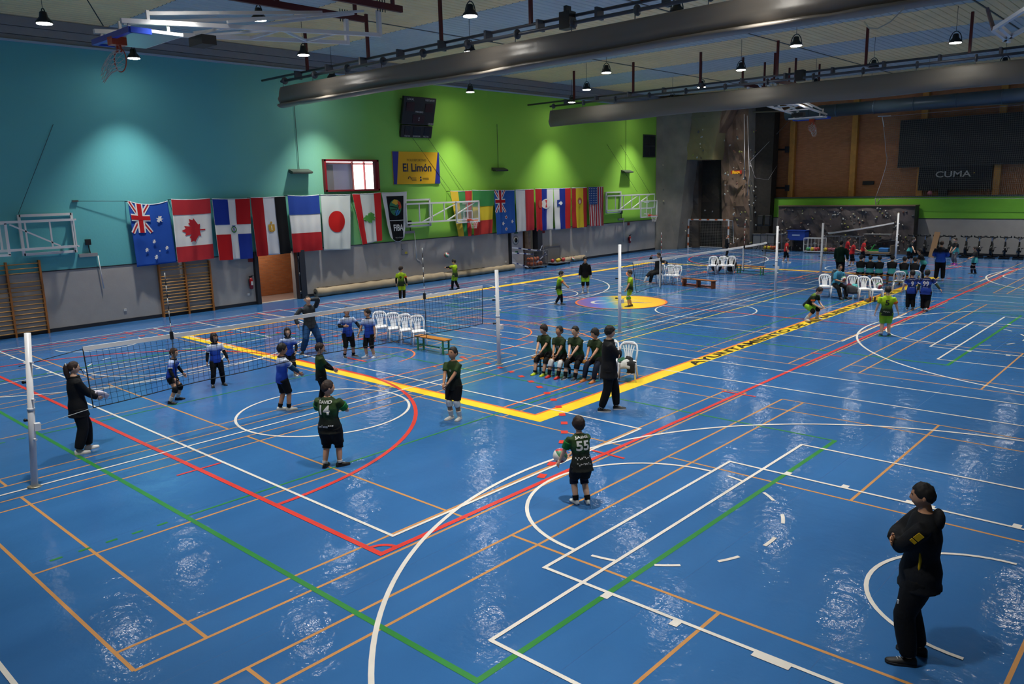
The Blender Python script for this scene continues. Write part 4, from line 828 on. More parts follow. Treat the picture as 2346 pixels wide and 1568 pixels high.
# ================================================================ CEILING HOISTS
def ceiling_hoop(label, y0, s):
    """board folded flat at z 7.8; s=+1 arm runs towards +y"""
    t = thing('ceiling_basketball_hoop', label, 'basketball hoop', (-3.7, y0, 0), 0, 'ceiling mounted hoops'); Y = lambda v: s*v
    blue = mat('pad_blue', '#1c43b8', .45)
    MB().box((0, Y(.56), 7.86), (1.8, 1.05, .025)).build('backboard', glass if False else mat('board_underside', '#9fb8b4', .25), t)
    m = MB()
    for x in (-.9, .9): m.bar((x, Y(.1), 7.88), (x, Y(1.1), 7.88), .06)
    m.bar((-.9, Y(1.08), 7.88), (.9, Y(1.08), 7.88), .06).build('board_frame', wh_t, t)
    MB().box((0, Y(.02), 7.86), (1.9, .10, .11)).box((-.93, Y(.22), 7.86), (.08, .42, .11)).box((.93, Y(.22), 7.86), (.08, .42, .11)).build('edge_pad', blue, t)
    for x in (-.7, .7):
        MB().bar((x, Y(-.05), 8.05), (x, Y(6.5), 8.55), .09).build('mast_tube', wh_t, t); MB().bar((x*.9, Y(.55), 8.28), (x*.5, Y(5.0), 8.95), .07).build('brace_tube', wh_t, t)
        for yy in (.1, .9): MB().bar((x, Y(yy), 7.9), (x, Y(yy), 8.1), .05).build('clamp', wh_t, t)
        MB().bar((x, Y(.5), 8.1), (x, Y(.5), 8.32), .06).build('clamp', wh_t, t)
        MB().bar((x, Y(6.5), 8.5), (x, Y(6.5), 9.15), .1).build('hinge_post', wh_t, t)
        MB().bar((x*1.15, Y(-2.5 if s > 0 else -1), 9.25), (x*1.15, Y(7.2), 9.25), .1, .16).build('ceiling_beam', red_b, t)
        for yy in (1.5, 4.5, 6.9): MB().bar((x*1.15, Y(yy), 9.3), (x*1.15, Y(yy), ZC), .08).build('beam_hanger', red_b, t)
        for q in range(4): MB().bar((x*1.15, Y(6.4+q*.08), 9.1), (x*1.15, Y(6.4+q*.08), 9.42), .018).build('bolt', blk, t)
    for yy in (2.2, 3.6, 5.2): MB().bar((-.7, Y(yy), 8.05+.077*yy), (.7, Y(yy), 8.05+.077*yy), .06).build('cross_tube', wh_t, t)
    for (a, b) in ((2.2, 3.6), (5.2, 3.6)): MB().bar((-.7, Y(a), 8.05+.077*a), (.7, Y(b), 8.05+.077*b), .05).build('diagonal_tube', wh_t, t)
    MB().bar((-.8, Y(2.2), 8.3), (-.2, Y(6.4), 9.2), .06).build('brace_tube', wh_t, t); MB().bar((.8, Y(2.2), 8.3), (.2, Y(6.4), 9.2), .06).build('brace_tube', wh_t, t)
    MB().box((0, Y(2.0), 7.98), (.62, .34, .2)).build('shot_clock', blk, t)
    MB().cyl((-.3, Y(.0), 8.1), (-.5, Y(-1.2), ZC), .012, 6).build('hoist_cable', dark_t, t)
    # rim hangs straight down from the folded board, its net drooping
    MB().box((0, Y(.12), 7.77), (.24, .3, .16)).build('rim_bracket', rim_o, t)
    c = V((0, Y(.14), 7.40)); ring = [c+V((.225*cos(a), .03*Y(cos(a)), .225*sin(a)*1.05)) for a in [2*pi*i/20 for i in range(20)]]
    MB().tube(ring, .012, 6, closed=True).build('rim', rim_o, t); MB().bar((-.06, Y(.14), 7.72), (-.1, Y(.14), 7.55), .035).bar((.06, Y(.14), 7.72), (.1, Y(.14), 7.55), .035).build('rim_arm', rim_o, t)
    m = MB()
    for k in range(12):
        for e in (1, -1):
            pts = []
            for j in range(5):
                a = 2*pi*(k+e*j*.5)/12; q = j/4; pp = c+V((.22*(1-.45*q)*cos(a), Y(-.38*q), .22*(1-.3*q)*sin(a)-.34*q*q)); pts.append(pp)
            m.tube(pts, .006, 3, False)
    o = m.build('hoop_net', net_w, t); o['kind'] = 'stuff'
ceiling_hoop('ceiling hoop folded up over the near court, blue padded board', 1.0, 1)
ceiling_hoop('ceiling hoop folded up over the far court', 37.9, -1)
t = thing('ceiling_hoop_frame', 'white folded hoop frame at the upper right corner', 'hoop frame', (9.2, 18.3, 0)); q = lambda x, y: onz(x, y, 8.2)-V((9.2, 18.3, 0))
for (a, b) in (((2275, 68), (2350, 20)), ((2300, 92), (2360, 60)), ((2275, 68), (2312, 95)), ((2290, 60), (2318, 85))): MB().bar(q(*a), q(*b), .09).build('frame_tube', wh_t, t)
MB().bar(q(2276, 66), onz(2262, 20, 9.6)-V((9.2, 18.3, 0)), .08).build('hanger', red_b, t)
# ================================================================ FAR END: CLIMBING WALLS
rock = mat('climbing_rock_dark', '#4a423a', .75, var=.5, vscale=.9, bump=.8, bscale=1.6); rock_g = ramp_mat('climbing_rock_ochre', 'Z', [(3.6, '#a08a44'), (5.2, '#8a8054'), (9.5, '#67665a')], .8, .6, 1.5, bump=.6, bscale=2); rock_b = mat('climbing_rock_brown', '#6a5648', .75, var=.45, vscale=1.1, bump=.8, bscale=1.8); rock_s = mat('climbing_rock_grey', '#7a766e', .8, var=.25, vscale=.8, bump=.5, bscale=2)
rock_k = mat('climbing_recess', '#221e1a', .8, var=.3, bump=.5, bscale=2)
cw = thing('climbing_wall', 'tall dark artificial climbing wall in the far left corner', 'climbing wall', (0, 0, 0))
def facet(name, pts, m_, depth=.3, sub=7, rough=.10, back=None):
    """faceted panel from 4 points (tl,tr,br,bl) broken into crumpled triangles, with sides"""
    tl_, tr_, br_, bl_ = [V(p) for p in pts]; seed = len(cw.children)
    def f(u, v):
        p = (tl_*(1-u)+tr_*u)*(1-v)+(bl_*(1-u)+br_*u)*v
        e = min(u, 1-u, v, 1-v)*6; e = min(1, e)
        return p + V((0, -rough*e*(noise.noise(V((u*3+seed, v*5, seed)))*1.6+noise.noise(V((u*9, v*13, seed)))*.5), 0))
    m = MB(); nv = sub*2; m.grid(f, sub, nv, False)
    n = len(m.v); bd = V((0, depth, 0)); q = [tl_, tr_, br_, bl_]; m.add(q+[p+bd for p in q], [(0, 1, 5, 4), (1, 2, 6, 5), (2, 3, 7, 6), (3, 0, 4, 7), (4, 5, 6, 7)])
    return m.build(name, m_, cw)
Fp = lambda x, y, Y: ony(x, y, Y)
zt = 10.3
def Z(p, z): return V((p.x, p.y, z))
a = Fp(1500, 572, 42.0); a.x = XW+.02
facet('grey_pier', [(XW+.02, 42.0, zt), (-13.9, 42.9, zt), (-15.0, 42.9, .0), (XW+.02, 42.0, 0)], rock_s, 3.9, 5, .08)
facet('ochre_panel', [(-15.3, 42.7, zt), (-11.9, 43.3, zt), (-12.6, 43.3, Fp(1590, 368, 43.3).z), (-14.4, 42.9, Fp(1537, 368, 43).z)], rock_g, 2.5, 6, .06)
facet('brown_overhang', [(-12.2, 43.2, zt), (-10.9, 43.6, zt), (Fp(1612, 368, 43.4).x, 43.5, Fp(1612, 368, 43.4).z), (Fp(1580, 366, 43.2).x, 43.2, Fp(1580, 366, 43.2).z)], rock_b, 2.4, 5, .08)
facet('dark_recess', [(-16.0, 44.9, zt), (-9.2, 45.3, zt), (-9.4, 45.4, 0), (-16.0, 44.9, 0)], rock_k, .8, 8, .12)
facet('lower_buttress', [(Fp(1537, 370, 43.6).x, 43.6, Fp(1537, 370, 43.6).z), (Fp(1600, 370, 44.4).x, 44.4, Fp(1600, 370, 44.4).z), (Fp(1600, 562, 44.7).x, 44.7, 0), (Fp(1513, 570, 43.3).x, 43.3, 0)], rock, 1.6, 6, .15)
facet('right_column', [(Fp(1648, 300, 44.6).x, 44.6, zt), (Fp(1712, 300, 44.6).x, 44.6, zt), (Fp(1718, 560, 44.9).x, 44.9, 0), (Fp(1655, 560, 44.9).x, 44.9, 0)], rock_b, 1.2, 7, .2)
facet('column_flank', [(Fp(1712, 300, 44.6).x, 44.6, zt), (Fp(1740, 300, 45.6).x, 45.6, zt), (Fp(1733, 562, 45.7).x, 45.7, 0), (Fp(1718, 562, 44.9).x, 44.9, 0)], rock_s, .5, 4, .05)
hold_m = [mat('hold_%d' % i, c, .6) for i, c in enumerate(('#9aa0a2', '#b0a890', '#8a8a4a', '#6a4a42', '#50545a', '#b8b4ac'))]
hold_me = []
for i in range(6):
    m = MB(); m.ball((0, 0, 0), 1, 7, 5, (1, .6, .7)); me = m.mesh('climbing_hold')
    for v in me.vertices: v.co *= .75+.5*noise.noise(v.co*2+V((i*3, 0, 0)))+.2
    me.materials.append(hold_m[i]); hold_me.append(me)
def holds(parent, spots, Yf, sc=.1):
    for (x, y) in spots:
        p = Fp(x, y, Yf(x)); o = link('climbing_hold', rnd.choice(hold_me), parent); k = sc*(.6+.6*rnd.random()); o.location = p-parent.location; o.scale = (k, k, k); o.rotation_euler = (rnd.random()*.6, rnd.random()*6, 0)
hs = [(1506, 425), (1520, 435), (1509, 468), (1511, 487), (1520, 461), (1504, 378), (1519, 378), (1516, 340), (1514, 342), (1528, 356), (1549, 340), (1550, 366), (1605, 338), (1588, 355), (1597, 361), (1606, 362), (1611, 345), (1604, 330), (1607, 314), (1610, 297), (1600, 302), (1552, 505), (1537, 509), (1544, 497), (1564, 511), (1531, 532), (1530, 553), (1524, 560), (1543, 401), (1562, 466), (1632, 485), (1615, 483), (1512, 508), (1504, 512), (1571, 530)]
holds(cw, hs, lambda x: 42.2 if x < 1522 else (42.95 if x < 1600 else 43.0), .085)
holds(cw, [(1655+rnd.random()*55, 295+rnd.random()*265) for _ in range(42)], lambda x: 44.45, .075); holds(cw, [(1716+rnd.random()*16, 290+rnd.random()*270) for _ in range(30)], lambda x: 44.6+(x-1712)/28*.9, .065)
wt = link('climbing_sign', text_mesh('Roca', .26, 'climbing_sign', .02, .02), cw, mat('sign_fire', '#d8a020', .5)); p = Fp(1686, 395, 44.25); wt.location = p; wt.rotation_euler = (pi/2, 0, 0)
MB().box((0, 0, 0), (.8, .03, .24)).build('sign_back', mat('sign_fire_red', '#8c2416', .5), cw).location = p+V((0, .05, 0))
MB().tube([Fp(1705, 262, 44.2), Fp(1706, 350, 44.2), Fp(1705, 410, 44.2)], .03, 6).tube([Fp(1712, 265, 44.2), Fp(1716, 372, 44.2), Fp(1717, 400, 44.2), Fp(1712, 448, 44.2)], .02, 6).build('climbing_rope', mat('rope_white', '#9a9aa0', .7), cw)
ln = thing('guide_line', 'thin line slanting from the climbing wall up to the roof', 'line', Fp(1718, 371, 44.2)); MB().tube([V((0, 0, 0)), Fp(1810, 275, 46.5)-Fp(1718, 371, 44.2)], .012, 5).tube([V((0, 0, 0)), Fp(1730, 408, 44.5)-Fp(1718, 371, 44.2), Fp(1760, 412, 45)-Fp(1718, 371, 44.2), Fp(1780, 380, 45.5)-Fp(1718, 371, 44.2)], .008, 5).build('line', mat('rope_white', '#9a9aa0', .7), ln)
# boulder wall
bw = thing('boulder_wall', 'long low dark bouldering wall dotted with holds', 'climbing wall', (0, 0, 0)); YBW = 45.0
A_, B_ = Fp(1784, 473, YBW), Fp(2097, 473, YBW); A2, B2 = Fp(1790, 577, YBW), Fp(2097, 582, YBW)
zt_ = 2.92
def bwf(u, v):
    p = V((A_.x+(B_.x-A_.x)*u, YBW, zt_*(1-v))); e = min(1, min(u, 1-u, v, 1-v)*8); return p+V((0, -e*.22*(noise.noise(V((u*8, v*2.5, 3)))+.4*noise.noise(V((u*22, v*7, 9)))), 0))
bp_m = mat('boulder_panel', '#4a4242', .7, var=.55, vscale=1.3, bump=.7, bscale=2.2)
m = MB(); m.grid(bwf, 40, 10, False); m.box(((A_.x+B_.x)/2, YBW+.45, zt_/2), (B_.x-A_.x-.02, .85, zt_-.02)); m.build('panel', bp_m, bw); MB().box(((A_.x+B_.x)/2, YBW+.4, zt_+.01), (B_.x-A_.x+.06, .95, .06)).build('top_board', mat('ply_edge', '#6a5844', .7), bw)
for _ in range(170):
    u, v = rnd.random(), rnd.random()*.95+.02; p = bwf(u, v); o = link('climbing_hold', rnd.choice(hold_me), bw); k = .03+.055*rnd.random(); o.location = p+V((0, -.03, 0)); o.scale = (k, k, k); o.rotation_euler = (rnd.random(), rnd.random()*6, 0)
# ================================================================ UPPER FAR WALL THINGS
def fpanel(px0, py0, px1, py1, Y, th=.08):
    a, b = Fp(px0, py0, Y), Fp(px1, py1, Y); return (a+b)/2, (abs(b.x-a.x), th, abs(a.z-b.z))
c_, d_ = fpanel(2064, 276, 2400, 372, YB2-.5); scr = thing('wall_screen', 'large matt black panel high on the brick wall', 'panel', c_); MB().box((0, 0, 0), d_).build('panel', mat('screen_black', '#17181c', .6), scr); MB().box((0, -.05, -d_[2]/2), (d_[0], .06, .06)).build('lower_rail', dark_t, scr)
c_, d_ = fpanel(2107, 368, 2270, 430, YB2-.42); bn = thing('cuma_banner', 'black banner with pale CUMA lettering below the large panel', 'banner', c_); MB().box((0, 0, 0), (d_[0], .02, d_[2]+.2)).build('cloth', mat('banner_black', '#121318', .7), bn)
me = text_mesh('CUMA', 1, 'lettering', .004, .01); xs = [v.co.x for v in me.vertices]; ys = [v.co.y for v in me.vertices]
for v in me.vertices: v.co.x *= 1.9/(max(xs)-min(xs)); v.co.y = (v.co.y-(max(ys)+min(ys))/2)*.36/(max(ys)-min(ys))
pl_ = Fp(2183, 399, YB2-.44); o = link('lettering', me, bn, mat('banner_pale', '#b8b8b4', .6)); o.rotation_euler = (pi/2, 0, 0); o.location = V((pl_.x, pl_.y-.012, pl_.z))-c_
MB().box((0, 0, 0), (.06, .01, .06)).build('yellow_dot', mat('dot_gold', '#b8a040', .6), bn).location = V((pl_.x+1.12, pl_.y-.015, pl_.z+.05))-c_
c_, d_ = fpanel(2151, 434, 2170, 452, YB2-.3); sk = MB().box((0, 0, 0), (d_[0], .3, d_[2]+.1)).build('loudspeaker_box', blk, None, .02); sk.location = c_; tag(sk, 'small black box standing on the ledge under the banner', 'box')
c_, d_ = fpanel(1977, 416, 2002, 422, YB2-.05); sk = MB().box((0, 0, 0), (d_[0], .12, d_[2]+.05)).build('wall_vent', blk, None, .01); sk.location = c_; tag(sk, 'small dark vent box on the brick wall left of the net', 'vent')
ball('pink', V((Fp(2130, 447, YF+.25).x, YF+.25, 3.62)), .14, 'pink and white ball lying on the ledge behind the net')
# ball stop net, hung on a cable
bs = thing('ball_stop_net', 'tall white ball stop net hanging before the brick wall', 'net', (0, 0, 0)); YN = YF-.4
def bsn(u, v):
    y = 268+(455-268)*v; xl = 2021+14*sin(pi*v)*(.6 if v < .5 else .8)-(16*max(0, v-.55)/.45); xr = 2346-8*sin(pi*v)+30*v; yt = y-(28*u)*(1-v); return Fp(xl+(xr-xl)*u, yt, YN)
m = MB(); nu, nv = 75, 44
for i in range(nu+1): m.tube([bsn(i/nu, j/11) for j in range(12)], .0045, 3, False, sm=False)
for j in range(nv+1): m.tube([bsn(i/14, j/nv) for i in range(15)], .0045, 3, False, sm=False)
o = m.build('net_mesh', mat('stop_net_white', '#7c7c76', .8), bs); o['kind'] = 'stuff'
for u in (0, 1): MB().tube([bsn(u, j/12) for j in range(13)], .018, 5).build('edge_rope', mat('rope_white', '#9a9aa0', .7), bs)
MB().tube([bsn(i/12, 0) for i in range(13)], .014, 5).build('top_rope', mat('rope_white', '#9a9aa0', .7), bs); MB().tube([bsn(i/12, 1) for i in range(13)], .014, 5).build('bottom_rope', mat('rope_white', '#9a9aa0', .7), bs)
b = bsn(0, 0); MB().bar(b+V((-.25, 0, .05)), b+V((.5, 0, .03)), .05).bar(b, b+V((.15, 0, -.6)), .04).build('corner_bracket', wh_t, bs); b = bsn(0, 1); MB().bar(b, b+V((0, .2, -.4)), .04).bar(b+V((.3, 0, 0)), b+V((0, .2, -.35)), .03).build('lower_bracket', wh_t, bs)
tb_ = thing('roof_tie_rod', 'pale steel rod running across under the far roof', 'rod', (0, 45.0, 0)); a, b = Fp(1640, 260, 45.0), Fp(2380, 236, 45.0); MB().cyl(a-V((0, 45, 0)), b-V((0, 45, 0)), .05, 8).build('rod', mat('rod_steel', '#9a9488', .35, .6), tb_)
dk_ = thing('air_duct', 'long blue grey air duct under the roof along the end wall', 'duct', (0, 44.3, 0)); a, b = Fp(1760, 262, 44.3), Fp(2400, 186, 44.3); zz = 8.75
MB().cyl((-8, 0, zz), (24, 0, zz), .38, 20).build('duct_tube', mat('duct_blue', '#465666', .4, .3), dk_)
for i in range(10): MB().lathe((-7+i*2.2, 0, zz), [(.395, -.03), (.395, .03)], 20, 'X').build('duct_band', mat('duct_band', '#4a5c6c', .4, .3), dk_)
# ================================================================ FAR FLOOR THINGS
g = thing('handball_goal', 'orange and white handball goal against the climbing wall', 'goal', (-13.2, 44.0, 0)); go = mat('goal_orange', '#b85a2a', .5); m = MB()
for x in (-1.55, 1.55):
    for i in range(10): MB().box((x, 0, .1+i*.2), (.08, .08, .2)).build('post_segment', go if i % 3 == 1 else wh_t, g)
for i in range(15): MB().box((-1.45+i*.207, 0, 2.04), (.207, .08, .08)).build('crossbar_segment', go if i % 3 == 1 else wh_t, g)
for x in (-1.5, 1.5): MB().tube([V((x, 0, 2.0)), V((x, .7, 1.95)), V((x, .95, .05)), V((x, 0, .03))], .025, 6).build('net_stay', wh_t, g)
MB().bar((-1.5, .95, .05), (1.5, .95, .05), .05).bar((-1.5, .7, 1.95), (1.5, .7, 1.95), .04).build('rear_bar', wh_t, g); m = MB()
for i in range(25): x = -1.5+3*i/24; m.tube([V((x, 0, 2.0)), V((x, .7, 1.95)), V((x, .85+.05*sin(i), 1.0)), V((x, .95, .05))], .006, 3, False)
for j in range(18): z = .08+1.87*j/17; y = .95-.25*(z-.05)/1.9; m.tube([V((-1.5, 0, z)), V((-1.5, y, z)), V((0, y+.05, z)), V((1.5, y, z)), V((1.5, 0, z))], .006, 3, False)
o = m.build('goal_net', mat('goal_net', '#8c8a84', .8), g); o['kind'] = 'stuff'
def pa(px_, label):
    p = onz(px_, 566); t = thing('speaker_stand', label, 'speaker stand', (ony(px_, 566, 44.35).x, 44.35, 0), 0, 'loudspeakers on stands'); MB().cyl((0, 0, .1), (0, 0, 1.7), .02, 8).build('pole', blk, t)
    for k in range(3): a = 2*pi*k/3; MB().bar((0, 0, .55), (.4*cos(a), .4*sin(a), .02), .025).build('leg', blk, t)
    MB().add([V((x*k, y, z)) for z in (1.65, 2.35) for (x, y) in ((-.2, -.18), (.2, -.18), (.15, .2), (-.15, .2)) for k in (1,)], [(0, 3, 2, 1), (4, 5, 6, 7), (0, 1, 5, 4), (1, 2, 6, 5), (2, 3, 7, 6), (3, 0, 4, 7)]).build('cabinet', blk, t, .04); MB().box((0, -.19, 2.0), (.3, .02, .5)).build('grille', mat('grille_grey', '#26282c', .7), t)
pa(1742, 'black loudspeaker on a stand, left of the pair by the boulder wall'); pa(1758, 'black loudspeaker on a stand, right of the pair by the boulder wall')
cb = MB().box((0, 0, .5), (1.5, .6, 1.0)).box((0, 0, 1.03), (1.6, .66, .05)).build('grey_cabinet', mat('cabinet_grey', '#6b6d72', .5), None, .01); p = onz(1768, 566); cb.location = (p.x+.4, 45.4, 0); tag(cb, 'low grey cabinet behind the loudspeaker stands', 'cabinet')
def far_cage(px_, w, label, tubem, kinds, h=.95, d=.7, y=None, grp=None):
    p = onz(px_, 577); Yc = y or 43.9; x = ony(px_, 577, Yc).x; wire_cage('ball_cage', label, (x, Yc, 0), 0, w, d, h, tubem, .008, .2)
    for i, k in enumerate(kinds): n = max(2, int((w-.3)/.27)); ball(k, (x-w/2+.2+.27*(i % n), Yc-.16+.3*((i//n) % 2), .255+.24*(i//(2*n))), .12, '%s ball in the %s, %s from its left' % (k, grp, ordinal(i % 8)), 'balls in the '+grp, i)
far_cage(1771, 1.4, 'grey wire ball cage left of the player in red', steel_g, ['yellow', 'yellow', 'orange', 'red', 'orange', 'red', 'orange'], 1.15, grp='grey cage by the red player')
far_cage(1866, 1.15, 'white framed ball cage right of the blue box', wh_t, ['green', 'yellow', 'red', 'blue', 'pink', 'red'], .95, grp='white framed cage')
far_cage(1908, 1.25, 'grey wire ball cage behind the man in dark green', steel_g, ['yellow', 'pink', 'pink', 'orange', 'pink', 'orange'], 1.1, grp='grey cage behind the coach'); far_cage(1950, 1.2, 'grey wire ball cage behind the running red players', steel_g, ['orange', 'pink', 'red', 'orange'], 1.1, grp='grey cage behind the runners')
x = ony(1824, 577, 44.4).x; bx_ = thing('blue_bin', 'blue box on tall legs beside the ball cages', 'box', (x, 44.6, 0)); MB().box((0, 0, 1.05), (1.15, .7, .62)).build('tub', mat('bin_blue', '#1c3f9c', .5), bx_, .03); MB().box((0, 0, 1.37), (1.25, .78, .04)).build('tub_rim', mat('bin_blue', '#1c3f9c', .5), bx_)
for sx in (-.5, .5):
    for sy in (-.28, .28): MB().bar((sx, sy, 0), (sx, sy, .75), .03).build('leg', steel_g, bx_)
MB().box((0, -.36, 1.08), (.5, .01, .08)).build('brand_strip', mat('strip_pale', '#9fb0d0', .5), bx_)
x = ony(2012, 584, 43.6).x; pc = thing('wooden_cart', 'flat wooden cart holding green and blue plastic gear', 'cart', (x, 43.6, 0)); MB().box((0, 0, .18), (1.6, .8, .12)).build('deck', mat('cart_wood', '#7a6650', .7), pc); MB().box((.78, 0, .4), (.05, .8, .5)).build('end_board', mat('cart_wood', '#7a6650', .7), pc)
for sx in (-.6, .6): MB().cyl((sx, -.32, .07), (sx, .32, .07), .07).build('wheels', blk, pc)
bb_ = MB().box((0, 0, .12), (.55, .4, .24)).build('plastic_tub', mat('tub_blue', '#2f6fb0', .5), None, .03); bb_.location = (x+.33, 43.6, .242); tag(bb_, 'light blue plastic tub on the wooden cart', 'tub')
gg = MB().bar((-.35, 0, .04), (.4, 0, .09), .09).bar((-.1, 0, .06), (.1, .05, .42), .07).build('green_bracket', mat('gear_green', '#2f9a48', .5)); gg.location = (x-.35, 43.55, .245); tag(gg, 'green plastic gear lying on the wooden cart', 'gear')
ta = MB().box((0, 0, 0), (1.6, .5, .05)).build('wall_shelf', mat('shelf_grey', '#8a8a8c', .5)); p = ony(2012, 537, 44.55); ta.location = (p.x, 44.6, p.z); tag(ta, 'narrow grey shelf on the boulder wall above the cart', 'shelf')
# spin bikes
def make_bike():
    t = thing('spin_bike', 'x', 'exercise bike'); b1 = mat('bike_black', '#0e0f12', .35); ch = mat('bike_chrome', '#9a9ca0', .2, .9)
    MB().bar((-.25, .55, .04), (.25, .55, .04), .07).bar((-.25, -.5, .04), (.25, -.5, .04), .07).bar((0, .55, .06), (0, -.5, .06), .08).build('base_frame', b1, t)
    MB().bar((0, .35, .06), (0, .22, .85), .08).bar((0, -.3, .06), (0, -.12, .75), .08).bar((0, .3, .5), (0, -.2, .3), .08).build('frame', b1, t)
    MB().lathe((-.03, .30, .42), [(.02, -.02), (.26, -.02), (.27, .0), (.27, .06), (.26, .08), (.02, .08)], 24, 'X').build('flywheel', mat('bike_wheel', '#1a1b1f', .25, .4), t); MB().lathe((.06, .30, .42), [(.09, 0), (.07, .03)], 16, 'X').build('wheel_hub', ch, t)
    MB().bar((0, .22, .8), (0, .24, 1.05), .05).bar((0, -.12, .7), (0, -.16, .95), .045).build('post', ch, t)
    MB().tube([V((-.24, .48, 1.14)), V((-.26, .3, 1.08)), V((-.12, .22, 1.06)), V((0, .24, 1.07)), V((.12, .22, 1.06)), V((.26, .3, 1.08)), V((.24, .48, 1.14))], .028, 8).tube([V((-.08, .22, 1.07)), V((-.06, .5, 1.12)), V((.06, .5, 1.12)), V((.08, .22, 1.07))], .022, 8).build('handlebar', b1, t)
    MB().add([V((x, y, z)) for z in (.95, 1.0) for (x, y) in ((-.11, -.30), (.11, -.30), (.035, .0), (-.035, .0))], [(0, 3, 2, 1), (4, 5, 6, 7), (0, 1, 5, 4), (1, 2, 6, 5), (2, 3, 7, 6), (3, 0, 4, 7)]).build('saddle', b1, t, .02)
    MB().bar((.1, 0, .36), (.1, .02, .2), .025).box((.15, .02, .19), (.1, .08, .03)).bar((-.1, 0, .36), (-.1, -.02, .52), .025).box((-.15, -.02, .53), (.1, .08, .03)).cyl((-.1, 0, .36), (.1, 0, .36), .05).build('pedals', b1, t)
    return t
bk0 = make_bike(); bxs = (2091, 2118, 2148, 2175, 2212, 2241, 2271, 2301, 2333)
for i, px_ in enumerate(bxs):
    o = bk0 if i == 0 else copy_tree(bk0); Yb = 44.9; p = ony(px_, 585, Yb); o.location = (p.x, Yb, 0); o.scale = (1.05, 1.05, 1.1); o.rotation_euler[2] = pi+R(8+rnd.uniform(-4, 4)); tag(o, 'black spin bike against the grey wall, %s from the boulder wall' % (ordinal(i) if i < 8 else 'last'), 'exercise bike', 'spin bikes along the far wall')
wp_ = MB().box((0, 0, .75), (.3, .05, 1.5)).build('wooden_board', mat('plank_tan', '#8a6a4a', .6)); p = ony(2133, 590, 43.8); wp_.location = (p.x, 43.8, 0); wp_.rotation_euler = (R(-14), R(6), 0); tag(wp_, 'tan wooden board propped among the spin bikes', 'board')
# ================================================================ LOOSE BALLS AND BITS
ball('volley', onx(1023, 585, -9.8), .11, 'white and red volleyball in the air by the lime player'); b_ = onx(1312, 594, XW+1.1)
ball('volley', (b_.x, b_.y, b_.z), .12, 'white and red volleyball in the air beyond the black hoodie'); ball('volley', onz(2015, 655, 1.0), .12, 'red and white volleyball in the air above the head of player five', None, 1)
def bottle(px_, py_, label, c, cap='#c8ccd2'):
    p = onz(px_, py_); t = thing('water_bottle', label, 'bottle', (p.x, p.y, 0), 0, 'water bottles on the floor'); MB().lathe((0, 0, 0), [(.03, 0), (.034, .02), (.034, .14), (.03, .17), (.014, .2)], 10).build('body', c, t); MB().lathe((0, 0, .2), [(.016, 0), (.016, .025)], 8).build('cap', mat('cap_'+cap[1:], cap, .5), t)
clr = mat('bottle_clear', '#a8c4dc', .15, alpha=.6); blb = mat('bottle_blue', '#2a5aa8', .3, alpha=.8)
for (x, y, l, c) in ((1010, 812, 'clear water bottle beside the orange topped bench', clr), (1258, 850, 'dark flask under the players bench, left', blk), (1268, 851, 'blue water bottle under the players bench', blb), (1305, 857, 'black flask under the players bench, right', blk), (1954, 690, 'clear water bottle under the jacket chair', clr), (1981, 690, 'clear water bottle under the white chair on the border', clr), (1994, 692, 'red bottle on the yellow border', mat('bottle_red', '#8a2420', .4)), (2004, 692, 'dark bottle on the yellow border', mat('bottle_brown', '#3a2a24', .4))): bottle(x, y, l, c)
# clothes on chairs: crumpled cloth heaps draped over the seat
def cloth_heap(name, label, o, dz, cols, sc, drop):
    t = thing(name, label, 'clothes', o.location, o.rotation_euler[2])
    for i, (c, x, y, a, b) in enumerate(cols):
        def f(u, v):
            X = (u-.5)*a; Y_ = (v-.5)*b; r2 = (2*u-1)**2+(2*v-1)**2
            z = dz+.02*i+.07*max(0, 1-r2)+.03*noise.noise(V((u*4+i, v*4, i*3)))
            if Y_+y > .2: z -= (Y_+y-.2)*drop
            if X+x > .22: z -= (X+x-.22)*1.5
            if X+x < -.22: z -= (-.22-X-x)*1.5
            X += .04*noise.noise(V((v*5, u*5, i+7))); return V((X+x, min(Y_+y, .23+.02*i+max(0, Y_+y-.23)*.25), z))
        q = MB().grid(f, 12, 12).build('garment', mat('garment_'+c[1:], c, .85, bump=.3, bscale=15), t); s_ = q.modifiers.new('s', 'SOLIDIFY'); s_.thickness = .02
cloth_heap('clothes_pile', 'black and white clothes heaped on the chair by the yellow border', chC, .45, [('#16181a', -.10, .14, .20, .36), ('#c8cac6', .02, .10, .22, .34), ('#1c5a40', .1, .0, .22, .2), ('#0e0f11', -.02, -.04, .2, .2)], 1, 1.8)
cloth_heap('jacket_pile', 'teal and grey jackets heaped on the chair on the far court', chJ, .45, [('#3b3e44', .1, .1, .5, .5), ('#4fa8a8', -.1, -.02, .4, .36), ('#4fa8a8', -.05, -.12, .3, .22), ('#6a2430', .14, -.1, .2, .2)], 1, 1.6)
# black bags on the three chairs
for x in (1643, 1662): pass
for (px_, lb) in ((1642, 'left'), (1676, 'right')):
    p = onz(px_, 627); t = thing('sports_bag', 'black sports bag standing behind the three white chairs, '+lb, 'bag', (p.x-.15, p.y+.25, 0)); m = MB(); m.ball((0, 0, .38), .3, 12, 8, (1, .7, 1.2)); m.build('body', mat('bag_black', '#101114', .7, bump=.2), t); MB().tube([V((-.15, 0, .66)), V((-.1, 0, .8)), V((.1, 0, .8)), V((.15, 0, .66))], .02, 6).build('handle', blk, t)
